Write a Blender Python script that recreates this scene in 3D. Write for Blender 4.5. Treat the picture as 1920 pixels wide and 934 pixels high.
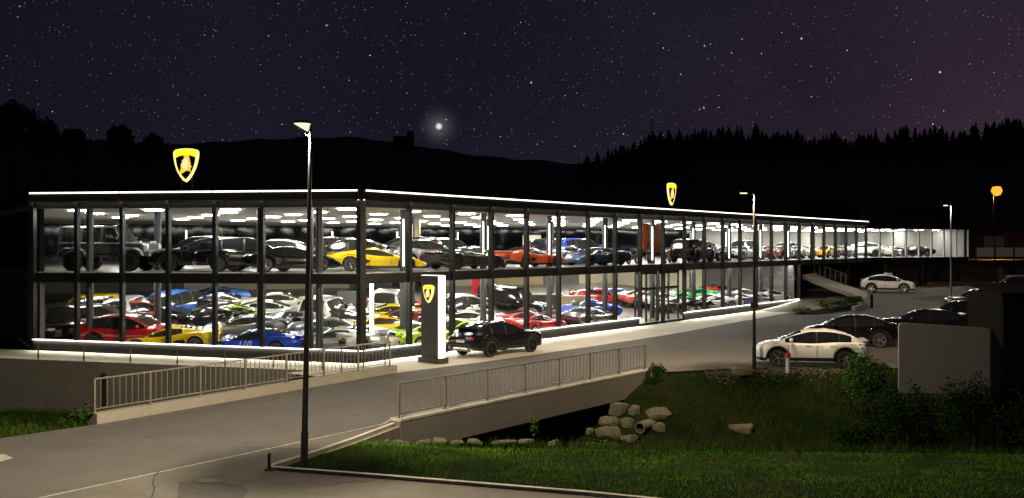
import bpy, bmesh, math, random
import numpy as np
from mathutils import Vector, Matrix

for _o in list(bpy.data.objects):
    bpy.data.objects.remove(_o)
S = bpy.context.scene
C = S.collection
random.seed(7)
RNG = np.random.default_rng(11)

# ------------------------------------------------------------------ camera
CAMZ, FPX, HZ = 5.2, 1900.0, 460.0        # eye height (m), focal length (px of a 1920 px wide frame), horizon row
cam_d = bpy.data.cameras.new('camera')
cam_d.sensor_width = 36.0
cam_d.lens = 36.0 * FPX / 1920.0
cam_d.shift_y = -7.0 / 1920.0
cam_d.clip_start = 0.1
cam_d.clip_end = 3000.0
cam = bpy.data.objects.new('camera', cam_d)
C.objects.link(cam)
cam.location = (0, 0, CAMZ)
cam.rotation_euler = (math.radians(90), 0, 0)
S.camera = cam

# ------------------------------------------------------------------ view / render
S.view_settings.view_transform = 'Standard'
S.view_settings.look = 'None'
S.view_settings.exposure = 0.0
S.view_settings.gamma = 1.0
S.render.engine = 'CYCLES'
S.cycles.use_denoising = True
S.cycles.max_bounces = 7
S.cycles.diffuse_bounces = 3
S.cycles.glossy_bounces = 3
S.cycles.transmission_bounces = 4
S.cycles.transparent_max_bounces = 16
S.cycles.caustics_reflective = False
S.cycles.caustics_refractive = False
S.cycles.sample_clamp_indirect = 4.0
S.cycles.use_light_tree = True

# ------------------------------------------------------------------ world: moonless starry night
W = bpy.data.worlds.new('World')
S.world = W
W.use_nodes = True
W.cycles.sampling_method = 'NONE'
_nt = W.node_tree
for _n in list(_nt.nodes):
    _nt.nodes.remove(_n)


def _node(nt, typ, **kw):
    n = nt.nodes.new(typ)
    for k, v in kw.items():
        setattr(n, k, v)
    return n


def _math(nt, op, a, b=None, clamp=False):
    n = _node(nt, 'ShaderNodeMath', operation=op, use_clamp=clamp)
    for i, x in enumerate((a, b)):
        if x is None:
            continue
        if isinstance(x, (int, float)):
            n.inputs[i].default_value = x
        else:
            nt.links.new(x, n.inputs[i])
    return n.outputs[0]


def _mixc(nt, fac, a, b, blend='MIX'):
    n = _node(nt, 'ShaderNodeMix', data_type='RGBA', blend_type=blend)
    for s, x in ((0, fac), (6, a), (7, b)):
        if isinstance(x, (int, float)):
            n.inputs[s].default_value = x
        elif isinstance(x, tuple):
            n.inputs[s].default_value = (x + (1.0,))[:4]
        else:
            nt.links.new(x, n.inputs[s])
    return n.outputs[2]


def _maprange(nt, val, a, b, c, d, smooth=True):
    n = _node(nt, 'ShaderNodeMapRange', interpolation_type='SMOOTHSTEP' if smooth else 'LINEAR', clamp=True)
    nt.links.new(val, n.inputs[0])
    for i, x in enumerate((a, b, c, d)):
        n.inputs[i + 1].default_value = x
    return n.outputs[0]


def build_world():
    nt = _nt
    tc = _node(nt, 'ShaderNodeTexCoord')
    nrm = _node(nt, 'ShaderNodeVectorMath', operation='NORMALIZE')
    nt.links.new(tc.outputs['Generated'], nrm.inputs[0])
    d = nrm.outputs[0]
    sep = _node(nt, 'ShaderNodeSeparateXYZ')
    nt.links.new(d, sep.inputs[0])
    # physical sky with the sun well below the horizon: the last trace of blue
    sky = _node(nt, 'ShaderNodeTexSky', sky_type='NISHITA', sun_disc=False)
    sky.sun_elevation = math.radians(-9.0)
    sky.sun_rotation = math.radians(60.0)
    skyc = _mixc(nt, 1.0, sky.outputs[0], (0.05, 0.05, 0.05), 'MULTIPLY')
    el = _maprange(nt, sep.outputs[2], 0.02, 0.30, 0.0, 1.0)
    base = _mixc(nt, el, (0.0100, 0.0095, 0.0185), (0.0088, 0.0086, 0.0178))
    az = _maprange(nt, sep.outputs[0], -0.05, 0.55, 0.0, 1.0)
    lowr = _mixc(nt, el, (0.033, 0.020, 0.032), (0.018, 0.012, 0.022))
    base = _mixc(nt, 1.0, base, _maprange(nt, sep.outputs[0], -0.50, -0.05, 0.62, 1.0), 'MULTIPLY')
    base = _mixc(nt, az, base, lowr)
    # faint uneven air glow
    nz = _node(nt, 'ShaderNodeTexNoise')
    nz.inputs['Scale'].default_value = 3.0
    nz.inputs['Detail'].default_value = 3.0
    nt.links.new(d, nz.inputs['Vector'])
    mod = _maprange(nt, nz.outputs[0], 0.3, 0.7, 0.8, 1.2)
    base = _mixc(nt, 1.0, base, mod, 'MULTIPLY')
    base = _mixc(nt, 1.0, base, skyc, 'ADD')

    def stars(scale, radius, power, gain, tint):
        vo = _node(nt, 'ShaderNodeTexVoronoi', feature='F1')
        vo.inputs['Scale'].default_value = scale
        nt.links.new(d, vo.inputs['Vector'])
        s = _maprange(nt, vo.outputs['Distance'], radius * scale * 0.25, radius * scale, 1.0, 0.0)
        sc = _node(nt, 'ShaderNodeSeparateColor')
        nt.links.new(vo.outputs['Color'], sc.inputs[0])
        b = _math(nt, 'POWER', sc.outputs[0], power)
        s = _math(nt, 'MULTIPLY', s, b)
        s = _math(nt, 'MULTIPLY', s, gain)
        hue = _mixc(nt, sc.outputs[1], (0.78, 0.86, 1.0), tint)
        return _mixc(nt, 1.0, hue, s, 'MULTIPLY')
    for a in ((300.0, 0.00054, 2.6, 0.40, (1, 0.95, 0.9)),
              (110.0, 0.00068, 2.6, 1.2, (1, 0.93, 0.86)),
              (36.0, 0.00115, 3.0, 2.2, (1, 0.95, 0.9))):
        base = _mixc(nt, 1.0, base, stars(*a), 'ADD')
    # the one bright planet above the ridge
    v = Vector(((823 - 960) / FPX, 1.0, (HZ - 237) / FPX)).normalized()
    dot = _node(nt, 'ShaderNodeVectorMath', operation='DISTANCE')
    nt.links.new(d, dot.inputs[0])
    dot.inputs[1].default_value = v
    core = _maprange(nt, dot.outputs['Value'], 0.0010, 0.0042, 0.75, 0.0)
    halo = _maprange(nt, dot.outputs['Value'], 0.0, 0.028, 1.0, 0.0, smooth=False)
    halo = _math(nt, 'MULTIPLY', _math(nt, 'POWER', halo, 3.0), 0.11)
    tot = _math(nt, 'ADD', core, halo)
    base = _mixc(nt, 1.0, base, _mixc(nt, 1.0, (0.92, 0.92, 1.0), tot, 'MULTIPLY'), 'ADD')
    bg = _node(nt, 'ShaderNodeBackground')
    bg.inputs[1].default_value = 1.0
    nt.links.new(base, bg.inputs[0])
    out = _node(nt, 'ShaderNodeOutputWorld')
    nt.links.new(bg.outputs[0], out.inputs[0])


build_world()

# ------------------------------------------------------------------ helpers
def px(u, Y, v=None, z=None):
    """world point seen at column u and depth Y, with row v or height z"""
    X = (u - 960.0) / FPX * Y
    if z is None:
        z = CAMZ - (v - HZ) / FPX * Y
    return Vector((X, Y, z))


def gp(u, v, z=0.0):
    """point of the level z seen at pixel u, v"""
    Y = (CAMZ - z) * FPX / (v - HZ)
    return Vector(((u - 960.0) / FPX * Y, Y, z))


MATS = {}


def mat(name, rgb, rough=0.5, metal=0.0, spec=0.5, coat=0.0, emit=0.0, ecol=None, var=None, bump=None, rvar=0.0):
    """procedural principled material; var = (scale, amount[, second colour]), bump = (scale, strength)"""
    m = bpy.data.materials.new(name)
    m.use_nodes = True
    nt = m.node_tree
    b = nt.nodes['Principled BSDF']
    b.inputs['Base Color'].default_value = (*rgb, 1)
    b.inputs['Roughness'].default_value = rough
    b.inputs['Metallic'].default_value = metal
    b.inputs['Specular IOR Level'].default_value = spec
    b.inputs['Coat Weight'].default_value = coat
    b.inputs['Coat Roughness'].default_value = 0.04
    if emit:
        b.inputs['Emission Color'].default_value = (*(ecol or rgb), 1)
        b.inputs['Emission Strength'].default_value = emit
    if var or bump or rvar:
        tc = _node(nt, 'ShaderNodeTexCoord')
        vec = tc.outputs['Object']
    if var:
        n1 = _node(nt, 'ShaderNodeTexNoise')
        n1.inputs['Scale'].default_value = var[0]
        n1.inputs['Detail'].default_value = 6.0
        n1.inputs['Roughness'].default_value = 0.62
        nt.links.new(vec, n1.inputs['Vector'])
        f = _maprange(nt, n1.outputs[0], 0.3, 0.7, 0.0, 1.0)
        if len(var) > 2:
            col = _mixc(nt, f, tuple(rgb), tuple(var[2]))
            a2 = var[1]
        else:
            col = tuple(rgb)
            a2 = var[1]
        n2 = _node(nt, 'ShaderNodeTexNoise')
        n2.inputs['Scale'].default_value = var[0] * 11.0
        n2.inputs['Detail'].default_value = 4.0
        nt.links.new(vec, n2.inputs['Vector'])
        g = _math(nt, 'MULTIPLY', _math(nt, 'ADD', f, n2.outputs[0]), 0.5)
        k = _maprange(nt, g, 0.15, 0.85, 1.0 - a2, 1.0 + a2, smooth=False)
        col = _mixc(nt, 1.0, col, k, 'MULTIPLY')
        nt.links.new(col, b.inputs['Base Color'])
        if rvar:
            r = _maprange(nt, g, 0.2, 0.8, max(0.02, rough - rvar), min(1.0, rough + rvar), smooth=False)
            nt.links.new(r, b.inputs['Roughness'])
    if bump:
        n3 = _node(nt, 'ShaderNodeTexNoise')
        n3.inputs['Scale'].default_value = bump[0]
        n3.inputs['Detail'].default_value = 5.0
        nt.links.new(vec, n3.inputs['Vector'])
        bp = _node(nt, 'ShaderNodeBump')
        bp.inputs['Strength'].default_value = bump[1]
        bp.inputs['Distance'].default_value = 0.02
        nt.links.new(n3.outputs[0], bp.inputs['Height'])
        nt.links.new(bp.outputs[0], b.inputs['Normal'])
    MATS[name] = m
    return m


def glass_mat(name, tint, refl=1.0, rough=0.0, base=0.06):
    """clear sheet glass: transparent with a fresnel mirror on top"""
    m = bpy.data.materials.new(name)
    m.use_nodes = True
    nt = m.node_tree
    nt.nodes.remove(nt.nodes['Principled BSDF'])
    out = nt.nodes['Material Output']
    tr = _node(nt, 'ShaderNodeBsdfTransparent')
    tr.inputs[0].default_value = (*tint, 1)
    gl = _node(nt, 'ShaderNodeBsdfGlossy')
    gl.inputs['Roughness'].default_value = rough
    gl.inputs[0].default_value = (refl, refl, refl, 1)
    lw = _node(nt, 'ShaderNodeLayerWeight')
    lw.inputs[0].default_value = 0.5
    f5 = _math(nt, 'ADD', _math(nt, 'MULTIPLY', _math(nt, 'POWER', lw.outputs['Facing'], 5.0), 0.9), base, clamp=True)
    mx = _node(nt, 'ShaderNodeMixShader')
    nt.links.new(f5, mx.inputs[0])
    nt.links.new(tr.outputs[0], mx.inputs[1])
    nt.links.new(gl.outputs[0], mx.inputs[2])
    nt.links.new(mx.outputs[0], out.inputs[0])
    MATS[name] = m
    return m


def road_mat(name, rgb, var=0.16, crack=0.6, bump=0.22):
    """worn asphalt: blotches, darker wheel stains, fine aggregate and hairline cracks"""
    m = mat(name, rgb, 0.86)
    nt = m.node_tree
    b = nt.nodes['Principled BSDF']
    b.inputs['Specular IOR Level'].default_value = 0.25
    tc = _node(nt, 'ShaderNodeTexCoord')
    vec = tc.outputs['Object']

    def noise(scale, detail=5.0, rough=.6, v=vec):
        n = _node(nt, 'ShaderNodeTexNoise')
        n.inputs['Scale'].default_value = scale
        n.inputs['Detail'].default_value = detail
        n.inputs['Roughness'].default_value = rough
        nt.links.new(v, n.inputs['Vector'])
        return n
    col = _mixc(nt, 1.0, tuple(rgb), _maprange(nt, noise(.16).outputs[0], .3, .7, 1 - var, 1 + var), 'MULTIPLY')
    col = _mixc(nt, 1.0, col, _maprange(nt, noise(1.1, 6.0, .7).outputs[0], .3, .7, 1 - var * .8, 1 + var * .7), 'MULTIPLY')
    sp_ = noise(42.0, 2.0)
    col = _mixc(nt, 1.0, col, _maprange(nt, sp_.outputs[0], .3, .7, .70, 1.34), 'MULTIPLY')
    st = _maprange(nt, noise(.55, 3.0, .5).outputs[0], .56, .70, 1.0, .87)
    col = _mixc(nt, 1.0, col, st, 'MULTIPLY')
    wn = noise(.7, 4.0)
    wv = _node(nt, 'ShaderNodeVectorMath', operation='MULTIPLY_ADD')
    nt.links.new(wn.outputs['Color'], wv.inputs[0])
    wv.inputs[1].default_value = (1.6, 1.6, 0)
    nt.links.new(vec, wv.inputs[2])
    vo = _node(nt, 'ShaderNodeTexVoronoi', feature='DISTANCE_TO_EDGE')
    vo.inputs['Scale'].default_value = .17
    nt.links.new(wv.outputs[0], vo.inputs['Vector'])
    ck = _maprange(nt, vo.outputs['Distance'], .0015, .0045, 1.0, 0.0)
    ck = _math(nt, 'MULTIPLY', ck, _maprange(nt, noise(.22, 2.0).outputs[0], .48, .56, 0.0, crack))
    col = _mixc(nt, ck, col, (rgb[0] * .32, rgb[1] * .3, rgb[2] * .28))
    nt.links.new(col, b.inputs['Base Color'])
    bp = _node(nt, 'ShaderNodeBump')
    bp.inputs['Strength'].default_value = bump
    bp.inputs['Distance'].default_value = .02
    nt.links.new(sp_.outputs[0], bp.inputs['Height'])
    nt.links.new(bp.outputs[0], b.inputs['Normal'])
    return m


class MB:
    """collects faces, then links them as one mesh object"""

    def __init__(self):
        self.v, self.f, self.m = [], [], []

    def add(self, verts, faces, mi=0):
        o = len(self.v)
        self.v += [tuple(p) for p in verts]
        self.f += [tuple(i + o for i in f) for f in faces]
        self.m += [mi] * len(faces)
        return self

    def obox(self, c, a, b, d, mi=0):
        """box with centre c and half-axes a, b, d"""
        c, a, b, d = Vector(c), Vector(a), Vector(b), Vector(d)
        vs = [c + sa * a + sb * b + sd * d for sa in (-1, 1) for sb in (-1, 1) for sd in (-1, 1)]
        return self.add(vs, [(0, 1, 3, 2), (4, 6, 7, 5), (0, 4, 5, 1), (2, 3, 7, 6), (0, 2, 6, 4), (1, 5, 7, 3)], mi)

    def box(self, x0, x1, y0, y1, z0, z1, mi=0):
        return self.obox(((x0 + x1) / 2, (y0 + y1) / 2, (z0 + z1) / 2), ((x1 - x0) / 2, 0, 0), (0, (y1 - y0) / 2, 0), (0, 0, (z1 - z0) / 2), mi)

    def bar(self, p, q, w, h, up=(0, 0, 1), mi=0):
        """square bar from p to q, w across and h along up"""
        p, q, up = Vector(p), Vector(q), Vector(up)
        a = (q - p) / 2
        s = a.cross(up)
        if s.length < 1e-6:
            s = a.cross(Vector((1, 0, 0)))
        s.normalize()
        t = s.cross(a).normalized()
        return self.obox((p + q) / 2, a, s * w / 2, t * h / 2, mi)

    def tube(self, p, q, r0, r1=None, n=10, mi=0, caps=True):
        p, q = Vector(p), Vector(q)
        r1 = r0 if r1 is None else r1
        a = (q - p).normalized()
        s = a.cross(Vector((0, 0, 1)) if abs(a.z) < 0.9 else Vector((1, 0, 0))).normalized()
        t = a.cross(s)
        vs = []
        for c, r in ((p, r0), (q, r1)):
            for i in range(n):
                w = 2 * math.pi * i / n
                vs.append(c + (s * math.cos(w) + t * math.sin(w)) * r)
        fs = [(i, (i + 1) % n, n + (i + 1) % n, n + i) for i in range(n)]
        if caps:
            fs += [tuple(range(n))[::-1], tuple(range(n, 2 * n))]
        return self.add(vs, fs, mi)

    def path(self, pts, r, n=8, mi=0):
        for a, b in zip(pts[:-1], pts[1:]):
            self.tube(a, b, r, r, n, mi)
        return self

    def prism(self, poly, z0, z1, mi=0, top=None):
        """vertical prism over a 2-d polygon; z0, z1 numbers or functions of x, y"""
        f0 = z0 if callable(z0) else (lambda x, y: z0)
        f1 = z1 if callable(z1) else (lambda x, y: z1)
        n = len(poly)
        vs = [(x, y, f0(x, y)) for x, y in poly] + [(x, y, f1(x, y)) for x, y in poly]
        fs = [tuple(range(n))[::-1], tuple(range(n, 2 * n))] + [(i, (i + 1) % n, n + (i + 1) % n, n + i) for i in range(n)]
        return self.add(vs, fs, mi)

    def lathe(self, prof, n=20, mi=0, axis='Z', c=(0, 0, 0)):
        vs, fs = [], []
        k = len(prof)
        for i in range(n):
            w = 2 * math.pi * i / n
            for r, h in prof:
                if axis == 'Z':
                    p = (r * math.cos(w), r * math.sin(w), h)
                else:
                    p = (r * math.cos(w), h, r * math.sin(w))
                vs.append((p[0] + c[0], p[1] + c[1], p[2] + c[2]))
        for i in range(n):
            j = (i + 1) % n
            for a in range(k - 1):
                fs.append((i * k + a, j * k + a, j * k + a + 1, i * k + a + 1))
        return self.add(vs, fs, mi)

    def grid(self, xs, ys, fz, mi=0, keep=None):
        o = []
        nx, ny = len(xs), len(ys)
        vs = [(x, y, fz(x, y)) for y in ys for x in xs]
        for j in range(ny - 1):
            for i in range(nx - 1):
                if keep and not keep(0.5 * (xs[i] + xs[i + 1]), 0.5 * (ys[j] + ys[j + 1])):
                    continue
                o.append((j * nx + i, j * nx + i + 1, (j + 1) * nx + i + 1, (j + 1) * nx + i))
        return self.add(vs, o, mi)

    def mesh(self, name, smooth=None, recalc=True, weld=True):
        me = bpy.data.meshes.new(name)
        me.from_pydata(self.v, [], self.f)
        me.polygons.foreach_set('material_index', self.m)
        if recalc or weld:
            bm = bmesh.new()
            bm.from_mesh(me)
            if weld:
                bmesh.ops.remove_doubles(bm, verts=bm.verts, dist=1e-5)
            if recalc:
                bmesh.ops.recalc_face_normals(bm, faces=bm.faces)
            bm.to_mesh(me)
            bm.free()
        if smooth is not None:
            me.shade_smooth()
            me.set_sharp_from_angle(angle=math.radians(smooth))
        me.update()
        return me

    def build(self, name, mats, parent=None, smooth=None, recalc=True, weld=True):
        return link(name, self.mesh(name, smooth, recalc, weld), mats, parent)


def link(name, me, mats=None, parent=None):
    if mats is not None and not me.materials:
        for m in (mats if isinstance(mats, (list, tuple)) else [mats]):
            me.materials.append(MATS[m] if isinstance(m, str) else m)
    o = bpy.data.objects.new(name, me)
    C.objects.link(o)
    if parent is not None:
        o.parent = parent
    return o


def tag(o, label, cat, group=None, kind=None):
    if label:
        o['label'] = label
    if cat:
        o['category'] = cat
    if group:
        o['group'] = group
    if kind:
        o['kind'] = kind
    return o


def thing(name, label, cat, group=None, loc=(0, 0, 0), rz=0.0):
    o = bpy.data.objects.new(name, None)
    o.empty_display_size = 0.2
    C.objects.link(o)
    o.location = loc
    o.rotation_euler = (0, 0, rz)
    return tag(o, label, cat, group)


def struct(name, mb, mats, smooth=None, recalc=True, parent=None):
    o = mb.build(name, mats, parent, smooth, recalc)
    if parent is None:
        o['kind'] = 'structure'
    return o


def part_light(name, typ, parent, loc, power, col, aim=None, back=1.0, **kw):
    ld = bpy.data.lights.new(name, typ)
    ld.energy = power
    ld.color = col
    for k, v in kw.items():
        setattr(ld, k, v)
    if typ == 'POINT':
        # road luminaire: little straight down, most at about 60 degrees, none upwards
        ld.use_nodes = True
        nt = ld.node_tree
        em = nt.nodes['Emission']
        tc = _node(nt, 'ShaderNodeTexCoord')
        sp = _node(nt, 'ShaderNodeSeparateXYZ')
        nt.links.new(tc.outputs['Normal'], sp.inputs[0])
        rp_ = _node(nt, 'ShaderNodeValToRGB')
        cr = rp_.color_ramp
        cr.elements[0].position, cr.elements[0].color = 0.0, (.06, .06, .06, 1)
        cr.elements[1].position, cr.elements[1].color = 1.0, (0, 0, 0, 1)
        for pos, v in ((.025, .10), (.08, .46), (.26, .66), (.52, 1.0), (.80, 1.0), (.97, .35)):
            e = cr.elements.new(pos)
            e.color = (v, v, v, 1)
        nt.links.new(_maprange(nt, sp.outputs[2], -1.0, 0.0, 0.0, 1.0, smooth=False), rp_.inputs[0])
        val = rp_.outputs[0]
        if aim is not None:
            # thrown towards the road it serves
            dt = _math(nt, 'ADD', _math(nt, 'MULTIPLY', sp.outputs[0], math.cos(aim)), _math(nt, 'MULTIPLY', sp.outputs[1], math.sin(aim)))
            val = _math(nt, 'MULTIPLY', val, _maprange(nt, dt, -0.55, 0.35, back, 1.0))
        nt.links.new(val, em.inputs[1])
    o = bpy.data.objects.new(name, ld)
    C.objects.link(o)
    o.parent = parent
    o.location = loc
    return o


def curve(pts, smooth=True):
    """monotone cubic through (x, value) points"""
    p = sorted(pts)
    xs = np.array([a for a, _ in p], float)
    ys = np.array([b for _, b in p], float)
    if not smooth:
        return lambda x: float(np.interp(x, xs, ys))
    h = np.diff(xs)
    dl = np.diff(ys) / h
    m = np.zeros(len(xs))
    m[0], m[-1] = dl[0], dl[-1]
    for i in range(1, len(xs) - 1):
        if dl[i - 1] * dl[i] > 0:
            w1, w2 = 2 * h[i] + h[i - 1], h[i] + 2 * h[i - 1]
            m[i] = (w1 + w2) / (w1 / dl[i - 1] + w2 / dl[i])

    def f(x):
        x = min(max(x, xs[0]), xs[-1])
        i = min(max(int(np.searchsorted(xs, x) - 1), 0), len(h) - 1)
        t = (x - xs[i]) / h[i]
        return float((2 * t ** 3 - 3 * t ** 2 + 1) * ys[i] + (t ** 3 - 2 * t ** 2 + t) * h[i] * m[i] + (-2 * t ** 3 + 3 * t ** 2) * ys[i + 1] + (t ** 3 - t ** 2) * h[i] * m[i + 1])
    return f


def sstep(a, b, x):
    t = min(max((x - a) / (b - a), 0.0), 1.0)
    return t * t * (3 - 2 * t)

# ------------------------------------------------------------------ cars
mat('black_trim', (0.012, 0.012, 0.013), 0.45)
mat('car_glass', (0.010, 0.012, 0.013), 0.06, spec=0.9)
mat('car_glass_clear', (0.026, 0.028, 0.026), 0.06, spec=0.9, var=(1.3, 0.6))
mat('tyre_rubber', (0.014, 0.014, 0.014), 0.8)
mat('rim_silver', (0.55, 0.55, 0.56), 0.25, metal=0.9)
mat('rim_dark', (0.06, 0.06, 0.065), 0.25, metal=0.8)
mat('rim_gold', (0.45, 0.30, 0.13), 0.28, metal=0.9)
mat('lamp_lens', (0.62, 0.64, 0.66), 0.08, spec=0.9)
mat('lamp_lens_dark', (0.05, 0.05, 0.055), 0.06, spec=0.9)
mat('tail_lens', (0.30, 0.008, 0.008), 0.1, spec=0.9)
mat('plate_white', (0.55, 0.55, 0.55), 0.4)
mat('brushed_alloy', (0.45, 0.43, 0.38), 0.28, metal=0.9)

PAINTS = {}


def paint(name, rgb, rough=0.35, metal=0.0, coat=1.0):
    if name not in PAINTS:
        PAINTS[name] = mat('paint_' + name, rgb, rough, metal=metal, coat=coat)
    return PAINTS[name]


for _n, _c, _m in (('black', (0.006, 0.006, 0.007), 0.0), ('white', (0.72, 0.72, 0.70), 0.0), ('cream', (0.70, 0.66, 0.52), 0.0),
                   ('yellow', (0.88, 0.62, 0.0), 0.0), ('amber', (0.90, 0.48, 0.0), 0.0), ('lime', (0.35, 0.62, 0.01), 0.0), ('green', (0.02, 0.50, 0.08), 0.0),
                   ('red', (0.50, 0.008, 0.010), 0.0), ('coral', (0.62, 0.10, 0.055), 0.0), ('orange', (0.62, 0.085, 0.02), 0.0),
                   ('blue', (0.006, 0.055, 0.52), 0.0), ('sky', (0.03, 0.14, 0.48), 0.0), ('navy', (0.012, 0.05, 0.14), 0.3), ('grey', (0.13, 0.135, 0.14), 0.5),
                   ('gunmetal', (0.045, 0.05, 0.055), 0.5), ('silver', (0.42, 0.43, 0.44), 0.6), ('wine', (0.13, 0.006, 0.012), 0.2), ('maroon', (0.008, 0.003, 0.003), 0.3),
                   ('purple', (0.10, 0.07, 0.34), 0.1), ('bronze', (0.085, 0.05, 0.04), 0.5), ('ivory', (0.76, 0.75, 0.70), 0.0)):
    paint(_n, _c, 0.35 if _n not in ('black', 'maroon', 'gunmetal') else 0.16, metal=_m)
MATS['paint_black'].node_tree.nodes['Principled BSDF'].inputs['Specular IOR Level'].default_value = 0.25
MATS['paint_black'].node_tree.nodes['Principled BSDF'].inputs['Coat Weight'].default_value = 0.55


class CarType:
    """a car body lofted through cross sections, with windows, lamps and wheels as parts of their own"""

    def __init__(s, name, L, zt, zs, w, zb, wheels, r, R, gh, sec='round', sharp=32, sill=True, smooth=True, wheel_w=0.25, tuck=0.02, nspoke=10):
        s.name, s.L, s.r, s.R, s.wheels, s.sec, s.sharp = name, L, r, R, wheels, sec, sharp
        s.zt, s.zs, s.w, s.zb = (curve(a, smooth) for a in (zt, zs, w, zb))
        s.gh, s.sill, s.smooth = gh, sill, smooth
        s.wheel_w, s.tuck, s.nspoke = wheel_w, tuck, nspoke
        s.parts = []          # (part name, mesh, which material is free for the paint: True / False)
        s.H = max(z for _, z in gh['zr'])
        s.body()

    def ring(s, x):
        zt, zs, w, zb = s.zt(x), s.zs(x), s.w(x), s.zb(x)
        ze = zb
        for xw in s.wheels:
            d = abs(x - xw)
            if d < s.R:
                ze = max(ze, s.r + math.sqrt(s.R ** 2 - d * d))
        ze = min(ze, zs - 0.05)
        h = zs - ze
        d = zt - zs
        if s.sec == 'box':
            q = [(0, zt), (.4 * w, zt - .05 * d), (.75 * w, zt - .2 * d), (.95 * w, zs + .01), (.99 * w, zs - .06 * h), (w, zs - .3 * h), (w, zs - .82 * h), (.985 * w, ze)]
        elif s.sec == 'wedge':
            q = [(0, zt), (.38 * w, zt - .02 * d), (.66 * w, zt - .25 * d), (.88 * w, zs), (.955 * w, zs - .13 * h), (1.0 * w, zs - .36 * h), (.945 * w, zs - .80 * h), (.955 * w, ze)]
        else:
            q = [(0, zt), (.35 * w, zt - .06 * d), (.64 * w, zt - .3 * d), (.87 * w, zs), (.965 * w, zs - .11 * h), (w, zs - .36 * h), (.985 * w, zs - .80 * h), (.955 * w, ze)]
        return q + [(.56 * w, ze), (0, zb)]

    def top_at(s, x, y):
        q = s.ring(x)[:6]
        return float(np.interp(abs(y), [a for a, _ in q], [b for _, b in q]))

    def side_at(s, x, z):
        q = s.ring(x)[3:8][::-1]
        return float(np.interp(z, [b for _, b in q], [a for a, _ in q]))

    def end_at(s, y, z, sg):
        x = s.L
        while x > 0:
            q = s.ring(sg * x)
            zz = [b for _, b in q[3:8]][::-1]
            if q[7][1] <= z + 0.02 and z <= s.top_at(sg * x, min(abs(y), q[5][0])) and abs(y) <= float(np.interp(z, zz, [a for a, _ in q[3:8]][::-1])):
                break
            x -= 0.015
        return sg * x

    def patch(s, where, poly, off=0.008, mi=0, mb=None, sg=1):
        """polygon laid on the body; where = top (x,y) / side (x,z) / front, rear (y,z)"""
        mb = mb or MB()
        pts = []
        n = len(poly)
        for i in range(n):
            a, b = poly[i], poly[(i + 1) % n]
            for t in (0, 1 / 3, 2 / 3):
                pts.append((a[0] + (b[0] - a[0]) * t, a[1] + (b[1] - a[1]) * t))
        cx, cy = sum(p[0] for p in pts) / len(pts), sum(p[1] for p in pts) / len(pts)
        inner = [(cx + (p[0] - cx) * .5, cy + (p[1] - cy) * .5) for p in pts]
        allp = pts + inner + [(cx, cy)]
        vs = []
        for a, b in allp:
            if where == 'top':
                vs.append((a, sg * b, s.top_at(a, b) + off))
            elif where == 'side':
                vs.append((a, sg * (s.side_at(a, b) + off), b))
            elif where == 'front':
                vs.append((s.end_at(a, b, 1) + off, sg * a, b))
            else:
                vs.append((s.end_at(a, b, -1) - off, sg * a, b))
        m = len(pts)
        fs = [(i, (i + 1) % m, m + (i + 1) % m, m + i) for i in range(m)] + [(m + i, m + (i + 1) % m, 2 * m) for i in range(m)]
        mb.add(vs, fs, mi)
        return mb

    def body(s):
        xs = set(np.round(np.linspace(-s.L, s.L, 45), 4))
        xs |= {round(k * (s.L - 0.03), 4) for k in (-1, 1)} | {round(k * (s.L - 0.09), 4) for k in (-1, 1)}
        for xw in s.wheels:
            xs = {x for x in xs if abs(x - xw) > s.R + 0.03}
            xs |= {round(xw + s.R * k, 4) for k in (-1.012, -.999, -.96, -.87, -.72, -.5, -.25, 0, .25, .5, .72, .87, .96, .999, 1.012)}
        xs = sorted(xs)
        mb = MB()
        rings = []
        for x in xs:
            q = s.ring(x)
            rings.append([(x, y, z) for y, z in q] + [(x, -y, z) for y, z in q[-2:0:-1]])
        n = len(rings[0])
        vs = [p for r in rings for p in r]
        o = len(mb.v)
        mb.v += vs
        for i in range(len(xs) - 1):
            for k in range(n):
                k2 = (k + 1) % n
                kk = min(k, n - 1 - k)
                mi = 1 if kk >= 7 or (s.sill and kk == 6 and not any(abs(.5 * (xs[i] + xs[i + 1]) - xw) < s.R for xw in s.wheels) and abs(xs[i]) < 99) else 0
                mb.f.append((o + i * n + k, o + i * n + k2, o + (i + 1) * n + k2, o + (i + 1) * n + k))
                mb.m.append(mi)
        mb.f += [tuple(o + k for k in range(n))[::-1], tuple(o + (len(xs) - 1) * n + k for k in range(n))]
        mb.m += [0, 0]
        # glass house
        g = s.gh
        zr, wb, wr = curve(g['zr'], s.smooth), curve(g['wb']), curve(g['wr'])
        x1, x0 = max(a for a, _ in g['zr']), min(a for a, _ in g['zr'])
        keys = set(np.round(np.linspace(x0, x1, 33), 4)) | {g['roof'][0], g['roof'][1], g['side'][0], g['side'][1]}
        for a, b in g.get('pillars', []):
            keys |= {a, b}
        keys = sorted(keys)
        hm = max(zr(x) - s.top_at(x, wb(x)) for x in keys)
        st = []
        for x in keys:
            b = wb(x)
            zbl = min(s.top_at(x, b), s.zs(x) + 0.02) - 0.035
            h = max(zr(x) - zbl, 0.012)
            k = min(h / hm, 1.0)
            e = b + (wr(x) - b) * k
            z = zbl + h
            st.append([(x, 0, z), (x, .5 * e, z - .014 * k), (x, .84 * e, z - .045 * k), (x, .97 * e, z - .10 * k), (x, (.97 * e + b) / 2 + .018 * k, (z - .10 * k + zbl) / 2 + .02 * k), (x, b, zbl)])
        tops = {'windscreen': MB(), 'rear_window': MB()}
        sides = {1: MB(), -1: MB()}
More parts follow.
